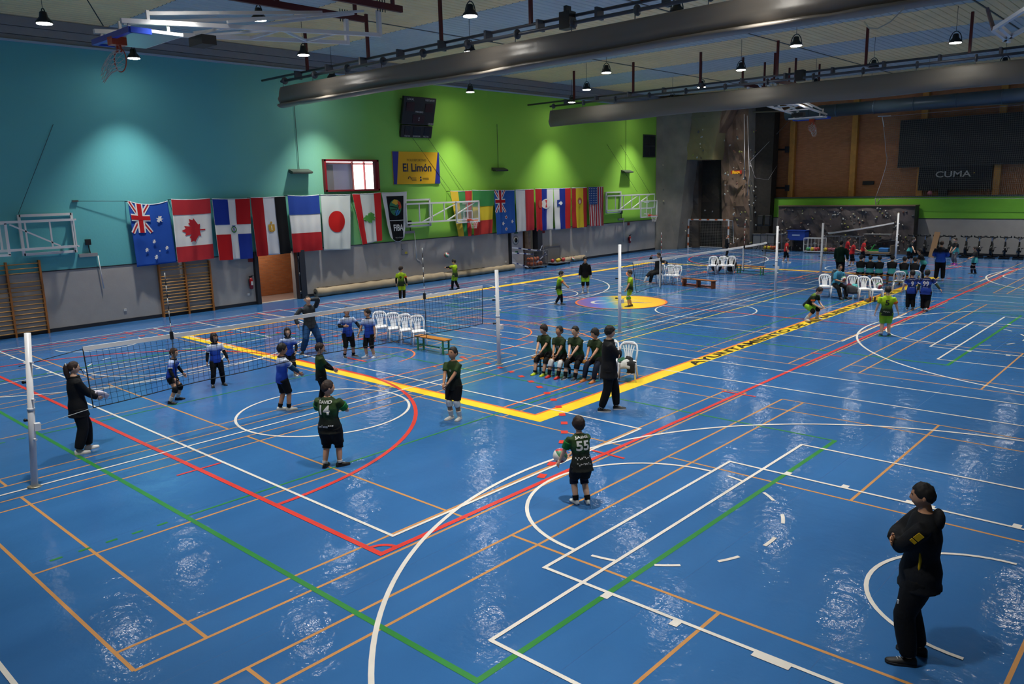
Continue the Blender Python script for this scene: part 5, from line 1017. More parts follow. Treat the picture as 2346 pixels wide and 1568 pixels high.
# ================================================================ PEOPLE
REM = []      # objects whose lofts are fused into one continuous skin at the end
PRINTS = []   # lettering to press onto shirts at the end
SKIN = {'a': '#cf9f80', 'b': '#bd8b6a', 'c': '#d8ae92', 'd': '#9f7050'}
def skin_m(k): return mat('skin_'+k, SKIN[k], .55, var=.05, vscale=20, spec=.35)
def ik(a, b, l1, l2, pole):
    a, b = V(a), V(b); d = b-a; L = min(d.length, (l1+l2)*.998); L = max(L, abs(l1-l2)+.01); n = d.normalized(); b = a+n*L
    x = (l1*l1-l2*l2+L*L)/(2*L); h = sqrt(max(0, l1*l1-x*x)); p = V(pole); p = p-n*p.dot(n)
    p = p.normalized() if p.length > 1e-4 else n.orthogonal(); return a+n*x+p*h, b
def loft(mb, rings, n=14):
    vs = []; fs = []
    for (c, rx, ry, ex, ey) in rings:
        for k in range(n): a = 2*pi*k/n; vs.append(c+ex*(rx*cos(a))+ey*(ry*sin(a)))
    for i in range(len(rings)-1):
        for k in range(n): fs.append((i*n+k, i*n+(k+1) % n, (i+1)*n+(k+1) % n, (i+1)*n+k))
    fs += [list(reversed(range(n))), [(len(rings)-1)*n+k for k in range(n)]]; mb.add(vs, fs, True)
def along(pts, rs, t0, t1, k=9):
    """sample polyline a-b-c between fractions t0..t1 (0..2)"""
    P, Q = [], []
    for i in range(k):
        t = t0+(t1-t0)*i/(k-1); j = min(int(t), len(pts)-2); f = t-j; P.append(V(pts[j]).lerp(V(pts[j+1]), f))
        s = t/(len(pts)-1)*(len(rs)-1); j = min(int(s), len(rs)-2); f = s-j; Q.append(rs[j]*(1-f)+rs[j+1]*f)
    return P, Q
def head_pt(d, hh, inf=1.0):
    x, y, z = d; t = max(0, -z)
    X = .335*x*(1-.30*t**1.6); Y = .42*y*(1-.10*t if y > 0 else 1-.42*t**1.3)+(.05*t if y > 0 else 0); Zz = .5*z*(1 if z > 0 else 1.0)
    return V((X, Y, Zz))*hh*inf
def sph(n, m_):
    for i in range(m_+1):
        a = -pi/2+pi*i/m_
        for k in range(n): b = 2*pi*k/n; yield (cos(a)*sin(b), cos(a)*cos(b), sin(a))
def grid_faces(n, m_): return [(i*n+k, i*n+(k+1) % n, (i+1)*n+(k+1) % n, (i+1)*n+k) for i in range(m_) for k in range(n)]
def head_mesh(mb, c, Rm, hh):
    n, m_ = 20, 16; vs = []
    for d in sph(n, m_):
        p = head_pt(d, hh)
        if d[1] > .5 and abs(d[0]) < .45:            # face relief: eye sockets, nose, lips, chin
            zf = d[2]; ax = abs(d[0])
            p.y -= .018*hh*math.exp(-((zf-.10)/.10)**2)*math.exp(-((ax-.30)/.16)**2)
            p.y += .075*hh*math.exp(-((zf+.14)/.15)**2)*math.exp(-(ax/.10)**2)+.015*hh*math.exp(-((zf+.46)/.10)**2)*math.exp(-(ax/.2)**2)
        vs.append(c+Rm @ p)
    mb.add(vs, grid_faces(n, m_), True)
    nz = [(0, .40, .05), (0, .475, -.075), (.045, .41, -.10), (-.045, .41, -.10), (0, .42, -.13)]
    mb.add([c+Rm @ (V(p)*hh) for p in nz], [(0, 3, 1), (0, 1, 2), (1, 3, 4), (1, 4, 2)], True)
    for s in (-1, 1):
        mm = MB(); mm.ball((0, 0, 0), 1, 8, 6, (.035*hh, .07*hh, .11*hh)); mb.add([c+Rm @ (V(v)+V((s*.34*hh, -.03*hh, -.03*hh))) for v in mm.v], mm.f, True)
def hair_mesh(style, c, Rm, hh, seed):
    n, m_ = 44, 30; vs = []
    cfg = dict(short=(.42, -.10, -.52, 1.10), fringe=(.27, -.30, -.62, 1.15), crop=(.48, -.02, -.48, 1.06), long=(.46, -.92, -1.1, 1.14), thin=(.75, .15, -.35, 1.03))[style]
    fr, sd, bk, inf = cfg
    for d in sph(n, m_):
        az = abs(atan2(d[0], d[1])); z = d[2]+.09*noise.noise(V((d[0]*9, d[1]*9, seed)))
        hl = fr+(sd-fr)*min(1, max(0, (az-.55)/.6)) if az < 1.35 else sd+(bk-sd)*min(1, (az-1.35)/1.1)
        if style == 'long' and az < .75: hl = fr
        k = min(1, max(0, (z-hl)/.10+.5)); nz = noise.noise(V(d)*3.5+V((seed, 0, 0)))*.07+noise.noise(V((d[0]*13, d[1]*13, d[2]*3.5+seed)))*.05
        p = head_pt(d, hh, .90+(inf+nz-.90)*k)
        if style == 'long' and z < -.3 and az > 1.0 and k > .5: p = V((p.x*1.15+d[0]*.05*hh, p.y*1.05, p.z*1.12))
        vs.append(c+Rm @ p)
    mb = MB(); mb.add(vs, grid_faces(n, m_), True); return mb
EYE = [None]
def eye_mesh():
    if EYE[0] is None:
        me = MB().ball((0, 0, 0), 1, 10, 8).mesh('eye'); me.materials.append(mat('eye_white', '#c8c0b8', .3)); me.materials.append(mat('eye_dark', '#1a110c', .25))
        for p in me.polygons:
            if p.center.y > .55: p.material_index = 1
        EYE[0] = me
    return EYE[0]
def hand(mb, w, d, pn, side, H, curl):
    """palm plus five fingers; d along the hand, pn = palm facing, side = thumb direction"""
    d = d.normalized(); pn = (pn-d*pn.dot(d)).normalized(); s = d.cross(pn)
    if s.dot(side) < 0: s = -s
    L = .105*H; pw = .022*H; pt = .0095*H
    loft(mb, [(w-d*.01*H, .015*H, .012*H, s, pn), (w+d*L*.15, pw*.85, pt*1.1, s, pn), (w+d*L*.4, pw, pt, s, pn), (w+d*L*.55, pw*.95, pt*.8, s, pn)], 8)
    k = w+d*L*.52
    for i, (off, ln) in enumerate(((.75, .40), (.25, .47), (-.27, .44), (-.76, .34))):
        b = k+s*(pw*off); a1 = curl*.6; a2 = curl*1.5; d1 = d*cos(a1)+pn*sin(a1); d2 = d*cos(a2)+pn*sin(a2); p1 = b+d1*(L*ln*.5); p2 = p1+d2*(L*ln*.5); r_ = .0052*H
        mb.tube([b, p1, p2], [r_, r_*.95, r_*.7], 6)
    b = w+d*L*.16+s*pw*.8; d1 = (d*.75+s*.6+pn*.35).normalized(); p1 = b+d1*L*.22; p2 = p1+(d*.9+s*.15+pn*(.3+curl*.4)).normalized()*L*.2
    mb.tube([b, p1, p2], [.0065*H, .0058*H, .0042*H], 6)
SHOE = {}
def shoe_parts(parent, ank, yaw, pitch, H, c_up, c_sole, lace='#c8c8c8'):
    key = (c_up, c_sole)
    if key not in SHOE:
        L, up, so = 1.0, MB(), MB(); prof = [(-.27, .075, .16), (-.22, .125, .26), (-.10, .14, .30), (.05, .15, .27), (.22, .175, .20), (.42, .185, .155), (.58, .165, .125), (.68, .12, .10), (.725, .05, .06)]
        rings = []
        for (y, hw, h) in prof: rings.append([V((hw*cos(a)*(1 if sin(a) < 0 else .92), y, .05+h*max(0, sin(a))+(.02*sin(a) if sin(a) < 0 else 0))) for a in [2*pi*k/12 for k in range(12)]])
        vs = [v for r_ in rings for v in r_]; fs = [(i*12+k, (i+1)*12+k, (i+1)*12+(k+1) % 12, i*12+(k+1) % 12) for i in range(len(prof)-1) for k in range(12)]+[list(range(12)), [(len(prof)-1)*12+k for k in reversed(range(12))]]
        up.add(vs, fs, True); mu = up.mesh('shoe'); mu.materials.append(mat('shoe_'+c_up[1:], c_up, .55))
        ol = [(hw*1.06, y) for (y, hw, h) in prof]; pts = [V((x, y, 0)) for x, y in ol]+[V((-x, y, 0)) for x, y in reversed(ol)]; so.prism(pts, (0, 0, .075)); ms = so.mesh('sole'); ms.materials.append(mat('sole_'+c_sole[1:], c_sole, .6))
        la = MB()
        for i in range(4): la.bar((-.07, .1+i*.08, .305-.03*i), (.07, .13+i*.08, .30-.03*i), .02)
        ml = la.mesh('laces'); ml.materials.append(mat('lace_'+lace[1:], lace, .7)); SHOE[key] = (mu, ms, ml)
    mu, ms, ml = SHOE[key]; k = .155*H; o = link('shoe', mu, parent); o.location = ank; o.rotation_euler = (pitch, 0, yaw); o.scale = (k, k, k); link('sole', ms, o); link('laces', ml, o); return o
NP = [0]
def person(label, px_, py_, H, phi, fe=None, fz=(0, 0), fy=(0, 0), pel=None, drop=.006, lean=0, side=0, twist=0, hands=(None, None), pole=(None, None), head=(0, 0), kid=True, fat=1.0, skin='a', hair=('short', '#1c130e'), top=None, bottom=None, extra=(), shoes=('#e0e0e0', '#d0d0d0'), sit=None, pos=None, curl=(.5, .5), prints=(), group=None, knees=None, extras_fn=None, pdir=(None, None)):
    NP[0] += 1; seed = NP[0]*1.7; ty = None
    p0 = pos if pos is not None else onz(px_, py_); p0 = V((p0[0], p0[1], 0))
    root = thing('person', label, 'person', p0, view_dir(p0, phi), group)
    if kid: hip, hw, sh, sw, hh, nk, ua, fa = .485, .052, .775, .104, .166, .815, .162, .140
    else: hip, hw, sh, sw, hh, nk, ua, fa = .512, .052, .81, .112, .137, .853, .172, .148
    sw *= (1+fat)/2; ankz = .042*H
    fe = fe or ((-.065, 0), (.065, 0)); A = [V((fe[i][0]*H, fe[i][1]*H, ankz+fz[i]*H)) for i in (0, 1)]
    pc = V((pel[0]*H, pel[1]*H, 0)) if pel else V(((A[0].x+A[1].x)/2, (A[0].y+A[1].y)/2, 0))
    pz = (hip-drop)*H if sit is None else sit+.075*H
    thigh = (hip-.042)*H*.501; shank = (hip-.042)*H*.501
    P = V((pc.x, pc.y, pz)); lr, sr, tr = R(lean), R(side), R(twist)
    up = V((sin(sr), sin(lr)*cos(sr), cos(lr)*cos(sr))).normalized(); ex0 = V((1, 0, 0)); exs = V((cos(tr), sin(tr), 0)); exs = (exs-up*exs.dot(up)).normalized(); eys = up.cross(exs)
    ST = (nk-hip)*H; NB = P+up*ST; SHC = P+up*((sh-hip)*H)
    hips = [P+V((s*hw*H, 0, -.005*H)) for s in (-1, 1)]; shl = [SHC+exs*(s*sw*H) for s in (-1, 1)]
    legs = []
    for i in (0, 1):
        kp = V((0, 1, .15)) if knees is None else V(knees[i]); k_, a_ = ik(hips[i], A[i], thigh, shank, kp); legs.append((hips[i], k_, a_))
    arms = []; hdirs = []
    for i in (0, 1):
        s = (-1, 1)[i]
        tgt = hands[i]; tg = V((s*.165*H, .03*H, .475*H)) if tgt is None else V(tgt)*H
        if tgt is None: tg = shl[i]+V((s*.05*H, .02*H, -(ua+fa)*H*.97))
        pl_ = V((s*.6, -1, -.2)) if pole[i] is None else V(pole[i]); e_, w_ = ik(shl[i], tg, ua*H, fa*H, pl_); arms.append((shl[i], e_, w_))
    # ---- body
    fx = (1+(fat-1)*.8); prof = [(-.16, .050, .050), (-.06, .080, .066), (.05, .088*fx, .068*fx), (.30, .076*fx, .058*fx), (.60, .090*fx, .066*fx), (.82, .094, .060), (.93, .066, .050), (1.0, .036, .038)]
    def tring(t, rx, ry, inf=0):
        c = P+up*(ST*t); e = ex0.lerp(exs, max(0, min(1, t))).normalized(); f = up.cross(e); return (c, rx*H+inf, ry*H+inf, e, f)
    mb = MB(); loft(mb, [tring(*q) for q in prof])
    LR = [.056*fx, .050*fx, .038, .037, .034, .023]; AR = [.029*fx, .030*fx, .024, .025, .022, .016]
    LR = [q*H for q in LR]; AR = [q*H for q in AR]
    for l in legs: q = along(l, LR, 0, 2, 11); mb.tube(q[0], q[1], 10)
    for a in arms: q = along(a, AR, 0, 2, 11); mb.tube(q[0], q[1], 10)
    hy, hp = R(head[0]), R(head[1]); Rm = M.Rotation(tr*.3-hy, 3, 'Z') @ M.Rotation(-hp, 3, 'X')   # +yaw turns to the person's right
    hc = NB+up*(.03*H)+Rm @ V((0, .012*H, .40*hh*H)); mb.tube([NB-up*.04*H, NB+up*.02*H, hc-V((0, 0, .15*hh*H))], [.036*H, .031*H, .030*H], 10)
    body = mb.build('body', skin_m(skin), root); ex = MB(); head_mesh(ex, hc, Rm, hh*H)
    for i in (0, 1):
        s = (-1, 1)[i]; d = (arms[i][2]-arms[i][1]).normalized(); pn = V((-s, .25, 0)) if pdir[i] is None else V(pdir[i]); hand(ex, arms[i][2], d, pn, V((0, 1, .4)), H, curl[i])
    REM.append((body, .0115*H, ex))
    for i in (0, 1):
        e = link('eye', eye_mesh(), root); q = V(((-1, 1)[i]*.135, .352, .035))*hh*H; e.location = hc+Rm @ q; e.rotation_euler = Rm.to_euler(); e.scale = [.042*hh*H, .035*hh*H, .026*hh*H]
        MB().bar(hc+Rm @ (V(((-1, 1)[i]*.07, .405, .10))*hh*H), hc+Rm @ (V(((-1, 1)[i]*.20, .355, .105))*hh*H), .02*hh*H, .022*hh*H).build('eyebrow', mat('hair_'+hair[1][1:], hair[1], .7), root)
    MB().bar(hc+Rm @ (V((-.07, .372, -.235))*hh*H), hc+Rm @ (V((.07, .372, -.235))*hh*H), .03*hh*H, .022*hh*H).build('lips', mat('lip_'+skin, '#8a4f44', .5), root)
    hm = mat('hair_'+hair[1][1:], hair[1], .6, bump=.4, bscale=60); ho = hair_mesh(hair[0], hc, Rm, hh*H, seed).build('hair', hm, root)
    # ---- clothes
    def seg(kind, i): return (legs if kind == 'leg' else arms)[i], (LR if kind == 'leg' else AR)
    def sleeve(kind, i, t0, t1, inf, nm, m_, k=9):
        l, r_ = seg(kind, i); q = along(l, r_, t0, t1, k); o = MB().tube(q[0], [x+inf for x in q[1]], 12).build(nm, m_, root); return o
    if top:
        inf = top.get('inf', .011)*H; m_ = top['m'](H) if callable(top['m']) else top['m']; hem = top.get('hem', -.10); mb = MB()
        pr_ = [(hem, .088*fx, .070*fx)]+[q for q in prof if q[0] > hem+.03][0:] ; pr_ = [(t, max(rx, .084*fx if t < .2 else rx), max(ry, .062)) if t < .9 else (t, rx, ry) for t, rx, ry in pr_]
        loft(mb, [tring(t, rx, ry, (inf*(1+.9*max(0, (.28-t)/.38)) if t < .8 else inf*.7) if t < .95 else inf*.35) for t, rx, ry in pr_], 18)
        for i in (0, 1):
            q = along(arms[i], AR, 0, top.get('sl', .75), 8); n_ = len(q[1]); mb.tube(q[0], [x+inf*(.45+.75*j/n_ if top.get('sl', .75) < 1 else .5+.3*min(1, j/3)) for j, x in enumerate(q[1])], 12)
        so = mb.build(top.get('n', 'jersey'), m_, root); REM.append((so, .011*H, None))
        for (txt, zf, wd, ht, col, where) in prints: PRINTS.append((so, root, txt, P+up*(ST*zf), wd*H, ht*H, col, where, exs.copy(), up.copy(), eys.copy()))
        if top.get('collar'): q = tring(.965, .05, .047, .003*H); MB().tube([q[0]+q[3]*(q[1]*cos(a))+q[4]*(q[2]*sin(a)) for a in [2*pi*k/16 for k in range(16)]], .012*H, 6, closed=True).build('collar', top['collar'], root)
        if top.get('hood'):
            mb = MB(); c = P+up*(ST*.90)-eys*(.060*H); mb.ball((0, 0, 0), 1, 12, 8); hv = [c+exs*(v[0]*.072*H)+eys*(v[1]*.034*H)+up*(v[2]*.055*H) for v in mb.v]; mb.v = hv; mb.build('hood', m_, root)
        if top.get('cuff'):
            for i in (0, 1): sleeve('arm', i, top.get('sl', .75)-.07, top.get('sl', .75)+.02, inf*1.5, 'sleeve_band', top['cuff'], 4)
    if bottom:
        inf = bottom.get('inf', .012)*H; m_ = bottom['m'](H) if callable(bottom['m']) else bottom['m']; mb = MB(); t1 = bottom.get('to', .8)
        if sit is None: loft(mb, [tring(-.13, .078*fx, .066*fx, inf*.6), tring(-.04, .086*fx, .066*fx, inf*.5), tring(.08, .082*fx, .062*fx, inf*.3), tring(.14, .076*fx, .056*fx, inf*.2)], 16)
        else: loft(mb, [tring(-.10, .086*fx, .066*fx, inf*.5), tring(.14, .076*fx, .058*fx, inf*.2)], 16)
        for i in (0, 1):
            q = along(legs[i], LR, 0, t1, 9); n_ = len(q[1]); fl = bottom.get('flare', 1.0); mb.tube(q[0], [x+inf*(1+(fl-1)*j/n_) for j, x in enumerate(q[1])], 12)
        so = mb.build(bottom.get('n', 'shorts'), m_, root); REM.append((so, .011*H, None))
    for e in extra:
        kind, which, t0, t1, inf, nm, m_ = e
        for i in ((0, 1) if which == 2 else (which,)): sleeve(kind, i, t0, t1, inf*H, nm, m_)
    for i in (0, 1): a = legs[i][2]; shoe_parts(root, V((a.x, a.y, max(0, a.z-ankz))), R(-fy[i]), -min(.9, fz[i]*9), H*(1.08 if kid else 1.0), *shoes)
    if extras_fn: extras_fn(root, dict(H=H, arms=arms, legs=legs, P=P, up=up, NB=NB, hc=hc, Rm=Rm, hh=hh*H, exs=exs, eys=eys, ST=ST, SHC=SHC))
    return root
def hgt(px_, py_, ty):
    """standing height of something with feet at (px,py) and top at row ty"""
    p = onz(px_, py_); lo, hi = .5, 2.6
    for _ in range(30):
        m_ = (lo+hi)/2; d = V((p.x, p.y, m_))-CAM; y = 784-FPX*d.dot(UP)/d.dot(FW)
        if y > ty: lo = m_
        else: hi = m_
    return lo
def fm(name, c, **k): return mat('fabric_'+name, c, .8, bump=.25, bscale=25, spec=.25, **k)
BK = fm('black', '#0b0c0e'); BK2 = fm('black_soft', '#14161a'); NVY = fm('navy', '#141c30'); WHT = fm('white', '#d4d6d6'); GRYH = fm('grey_hoodie', '#34393e', var=.12, vscale=30); BLP = fm('blue_trouser', '#14406e'); GRN_D = fm('dark_green', '#0e2c1e'); GRYP = fm('grey_pants', '#6a6c74'); ORB = fm('orange_band', '#d0622a')
def jersey(name, stops, noise_=.02):
    def f(H):
        return ramp_mat('jersey_%s_%d' % (name, round(H*100)), 'Z', [(z*H, c) for z, c in stops], .8, noise_, 14, bump=.25, bscale=25)
    return f
J_BLUE = jersey('blue', [(.42, '#163a9e'), (.58, '#1a44ac'), (.66, '#2c54b4'), (.71, '#8fa6d8'), (.765, '#ccd6e8')], .03)
J_GREEN = jersey('green', [(.42, '#0b100e'), (.56, '#101a14'), (.64, '#1c4628'), (.72, '#2c461c'), (.80, '#26361c')], .07)
J_GREENS = jersey('green_seated', [(.24, '#0b100e'), (.34, '#121e16'), (.44, '#1c4628'), (.52, '#2c461c'), (.60, '#26361c')], .07)
J_LIME = jersey('lime', [(.44, '#14201a'), (.54, '#22361c'), (.62, '#6f9a1e'), (.70, '#a2c81e'), (.82, '#a8cc24')], .03)
J_LIMES = jersey('lime_shorts', [(.26, '#7ec83a'), (.36, '#98c41e'), (.46, '#5a7a20'), (.52, '#1c2a18')], .02)
J_CAMO = jersey('camo', [(.44, '#16307c'), (.56, '#1c3f9a'), (.60, '#101c4a'), (.66, '#2450b4'), (.72, '#14225a'), (.82, '#0f1430')], .12)
J_RED = jersey('red', [(.44, '#8c1a20'), (.52, '#b01c22'), (.8, '#b8242a')], .02)
J_TEAL = jersey('teal', [(.42, '#3f9a9c'), (.58, '#48a6a6'), (.63, '#16181c'), (.82, '#14161a')], .01)
J_TEALF = jersey('teal_full', [(.40, '#3a8fb0'), (.8, '#4a9ac0')], .02)
def T(m_, **k): return dict(m=m_, **k)
sho = T(BK, to=.72, flare=1.25); trousers = T(BK, to=1.93, n='trousers', inf=.012)
KP = lambda m_: ('leg', 2, .78, 1.22, .011, 'knee_pad', m_)
SLV = lambda m_: ('arm', 2, .3, 1.93, .0045, 'undersleeve', m_); LEG = lambda m_, t=1.85: ('leg', 2, .3, t, .009, 'leggings', m_); SOCK = lambda m_, t=1.65: ('leg', 2, t, 1.98, .006, 'sock', m_)
# ---- near court
def ref_fn(root, q):
    H = q['H']; hh = q['hh']; Q = lambda y, z: q['hc']+q['Rm'] @ V((0, y*hh, z*hh)); b = Q(-.42, .30); hm = MATS['hair_2a1911']
    MB().tube([Q(-.28, .32), Q(-.46, .30), Q(-.53, .10), Q(-.53, -.30), Q(-.47, -.75), Q(-.40, -1.15)], [.022, .034, .045, .048, .040, .012], 12).build('ponytail', hm, root)
    MB().tube([b+V((.03*cos(a), -.02, .03*sin(a))) for a in [2*pi*i/10 for i in range(10)]], .008, 5, closed=True).build('hair_tie', WHT, root)
    m_ = q['hc']+q['Rm'] @ (V((0, .44, -.24))*q['hh']); MB().box(m_, (.02, .045, .022)).tube([m_, m_+V((.01, .03, -.04)), m_+V((0, .04, -.10))], .006, 5).build('whistle', blk, root)
woman = person('woman in black with ponytail and whistle holding a paper, left edge', 190, 1036, 1.70, 78, fe=((-.05, .07), (.05, -.05)), fy=(-10, 12), kid=False, fat=1.02, skin='c', hair=('crop', '#2a1911'), top=T(BK2, n='jacket', sl=1.92, inf=.016, hem=-.30, collar=BK), bottom=T(BK2, to=1.93, n='trousers', inf=.02), shoes=('#dcdcda', '#cfcac0'), hands=((-.045, .215, .60), (.03, .20, .575)), pole=((-1, -.6, -.6), (1, -.6, -.6)), head=(5, -2), curl=(.9, .9), extras_fn=ref_fn, pdir=((.7, 0, .6), (-.7, 0, .6)))
pp = MB().grid(lambda u, v: V(((u-.5)*.16, (v-.5)*.24, .05*(u-.5)**2*8+.02*sin(v*3))), 8, 8).build('score_sheet', mat('paper_white', '#d8d4e2', .7)); so_ = pp.modifiers.new('s', 'SOLIDIFY'); so_.thickness = .002; tag(pp, 'white sheet of paper in the hands of the woman in black', 'paper')
pp.parent = None; pp.matrix_world = M.Translation(woman.location) @ M.Rotation(woman.rotation_euler[2], 4, 'Z') @ M.Translation((-.005, .40, .955)) @ M.Rotation(R(-25), 4, 'X')
gb = 'boys and girls in blue and white jerseys on the near court'
person('child in blue jersey stepping forward under the net antenna, black knee pads', 397, 921, hgt(397, 921, 795)*1.03, 112, fe=((-.13, .03), (.13, .0)), fy=(-15, 20), drop=.04, lean=12, top=T(J_BLUE, collar=NVY, cuff=WHT), bottom=T(BK, to=.5, flare=1.2), extra=(SLV(BK), KP(BK), SOCK(WHT, 1.6)), shoes=('#16171a', '#202226'), hair=('short', '#3a2212'), hands=((-.20, .14, .46), (.2, .14, .46)), head=(10, 0), group=gb)
person('child in blue jersey with dark chin-length hair and black leggings', 500, 884, hgt(500, 884, 762), 165, fe=((-.10, 0), (.10, .02)), fy=(-10, 15), top=T(J_BLUE, collar=NVY, cuff=WHT), bottom=T(BK, to=.6, flare=1.1), extra=(SLV(BK), LEG(BK, 1.95)), shoes=('#17181c', '#2a2522'), hair=('long', '#1a1210'), skin='b', hands=((-.19, .13, .47), (.17, .04, .45)), head=(-15, 0), group=gb)
person('boy in blue jersey pointing with teal undersleeves, white shoes', 652, 940, hgt(650, 940, 786), 72, fe=((-.05, -.05), (.05, .05)), fy=(-5, 10), lean=4, top=T(J_BLUE, collar=NVY, cuff=WHT, hem=-.2), bottom=T(BK, to=1.0, flare=1.2, inf=.016), extra=(('arm', 2, .5, 1.9, .0045, 'undersleeve', fm('teal_sleeve', '#1e4a66')), SOCK(BK, 1.75)), shoes=('#d8d8d2', '#c8c4b4'), skin='b', hair=('short', '#171210'), hands=((-.06, .25, .50), (.10, .24, .53)), pole=((-1, -.5, -.5), (1, -.5, -.5)), head=(10, 0), group=gb)
person('girl in blue jersey with brown shoulder-length hair and white shoes', 664, 862, hgt(664, 862, 746), 178, fe=((-.10, .0), (.07, .04)), fy=(-20, 10), drop=.03, lean=5, top=T(J_BLUE, collar=NVY), bottom=T(BK, to=.7, flare=1.2), extra=(KP(BK), SLV(BK)), shoes=('#d6d6d0', '#c9c6be'), hair=('long', '#2e1e14'), skin='c', hands=((-.14, .17, .50), (.17, .12, .50)), head=(-8, 0), group=gb)
person('boy in blue jersey with arm raised out beside the white chairs', 798, 818, hgt(798, 818, 702), 160, fe=((-.10, .03), (.07, 0)), fy=(-25, 10), top=T(J_BLUE, collar=NVY, hem=-.2), bottom=T(BK, to=.98, flare=1.2), extra=(SLV(BK), KP(BK), SOCK(BK, 1.8)), shoes=('#1b1c20', '#b8b8b4'), hair=('short', '#140f0d'), hands=((-.22, .18, .56), (.10, .16, .64)), head=(-10, 0), group=gb)
person('boy in blue jersey looking left beside the leftmost white chair', 850, 819, hgt(850, 819, 706), 215, fe=((-.08, .0), (.08, .03)), fy=(-10, 25), top=T(J_BLUE, collar=NVY, hem=-.2), bottom=T(BK, to=1.0, flare=1.2), extra=(KP(BK), SOCK(WHT, 1.85)), shoes=('#c9cfe0', '#d8d8d8'), hair=('short', '#140f0d'), hands=((-.17, .06, .46), (.17, .14, .47)), head=(25, 0), group=gb)
def hoodie_face(root, q): pass
person('coach in grey hoodie and blue trousers covering his face with one hand', 713, 808, 1.74, 168, kid=False, fe=((-.17, .0), (.15, .03)), fy=(-30, 25), drop=.05, top=T(GRYH, n='hoodie', sl=1.93, inf=.016, hem=-.12, hood=True), bottom=T(BLP, to=1.93, n='trousers', inf=.018), shoes=('#14161a', '#c0c0be'), hair=('crop', '#15100d'), skin='c', hands=((-.02, .105, .905), (.20, .07, .50)), pole=((-1, .1, .3), (1, -.4, 0)), head=(0, -18), curl=(.3, .4), pdir=((0, -1, 0), None))
gg_ = 'players in dark green on the near court'
person('boy in dark green jersey half hidden behind the player numbered fourteen', 738, 928, 1.40, 80, fe=((-.05, -.02), (.06, .05)), top=T(J_GREEN, hem=-.22), bottom=sho, extra=(SLV(BK), LEG(BK, 1.9)), hair=('short', '#2c1a10'), shoes=('#d8d8d2', '#c8c8c8'), hands=((-.05, .22, .54), (.08, .2, .56)), head=(10, 0), group=gg_)
person('boy in dark green jersey lettered DAVID 14 with his back turned', 761, 1070, hgt(761, 1068, 868), 28, fe=((-.07, -.03), (.08, .03)), fy=(-10, 40), fat=1.22, top=T(J_GREEN, hem=-.25, inf=.016), bottom=T(BK, to=1.0, flare=1.2, inf=.022), extra=(KP(BK), ('arm', 1, .45, .85, .022, 'green_sleeve', fm('green_sleeve', '#146a34')), ('arm', 0, .45, .85, .022, 'green_sleeve', fm('green_sleeve', '#146a34')), SOCK(WHT, 1.86)), shoes=('#101114', '#1c1c20'), hair=('crop', '#2a1a12'), hands=((-.09, .19, .60), (.13, .21, .60)), pole=((-1, -.6, -.7), (1, -.6, -.7)), head=(45, 0), prints=(('DAVID', .86, .15, .036, '#d8d8d4', 'back'), ('14', .60, .12, .105, '#d8d8d4', 'back'), ('MARKS', .05, .17, .05, '#c8c8c8', 'back')), group=gg_)
person('boy in dark green jersey with white knee pads looking left at the yellow border', 1046, 960, hgt(1046, 958, 792), 212, fe=((-.05, .0), (.07, .02)), fy=(-5, 15), top=T(J_GREEN, hem=-.2, inf=.014), bottom=T(BK, to=.92, flare=1.25, inf=.018), extra=(('leg', 2, .95, 1.30, .010, 'knee_pad', WHT), SOCK(WHT, 1.6)), shoes=('#d8d6d0', '#d8d6d0'), skin='b', hair=('crop', '#120d0b'), hands=((.0, .20, .52), (.06, .20, .49)), pole=((-1, -.5, -.6), (1, -.5, -.6)), head=(10, -12), prints=(('9', .62, .03, .035, '#9aa09a', 'front'),), group=gg_)
person('boy in dark green jersey lettered JAIME 55 holding a ball at his hip', 1334, 1157, hgt(1334, 1152, 952)*1.02, 338, fe=((-.055, .04), (.065, .0)), fy=(-10, 15), drop=.03, lean=12, top=T(J_GREEN, hem=-.25, inf=.018), bottom=T(BK, to=.8, flare=1.3, inf=.02), extra=(LEG(NVY, 1.2), ('arm', 0, .3, .8, .02, 'green_sleeve', fm('green_sleeve', '#146a34')), ('arm', 1, .3, .8, .02, 'green_sleeve', fm('green_sleeve', '#146a34')), SOCK(BK, 1.75)), shoes=('#d0d8d8', '#2a5a90'), skin='c', hair=('fringe', '#24130c'), hands=((-.19, .17, .46), (-.02, .25, .50)), head=(-15, -8), prints=(('JAIME', .87, .15, .036, '#d8d8d4', 'back'), ('55', .61, .145, .105, '#d8d8d4', 'back'), ('MARKS', .22, .17, .04, '#b8b8b8', 'back'), ('MARKS', .02, .16, .04, '#a8a8a8', 'back')), group=gg_)
k_ = onz(1302, 1050, .62); 
jm = [o for o in COL.objects if o.get('label', '').startswith('boy in dark green jersey lettered JAIME')][0]
bl_ = M.Translation(jm.location) @ M.Rotation(jm.rotation_euler[2], 4, 'Z') @ V((-.20, .36, .66)); ball('volley', bl_, .11, 'red and white volleyball held by the player numbered fifty-five', None, 2)
person('coach in black tracksuit with folded arms striding past the bench', 1395, 941, 1.78, 88, kid=False, fe=((-.05, .09), (.05, -.09)), fy=(-5, 5), top=T(BK2, n='jacket', sl=1.92, inf=.018, hem=-.32, collar=BK), bottom=T(BK, to=1.94, n='trousers', inf=.014), shoes=('#121316', '#d0d0d0'), skin='c', hair=('fringe', '#100c0b'), hands=((.055, .105, .665), (-.055, .125, .685)), pole=((-1, .35, -.8), (1, .35, -.8)), head=(20, 0), curl=(.2, .2), pdir=((0, -1, .2), (0, -1, .2)))
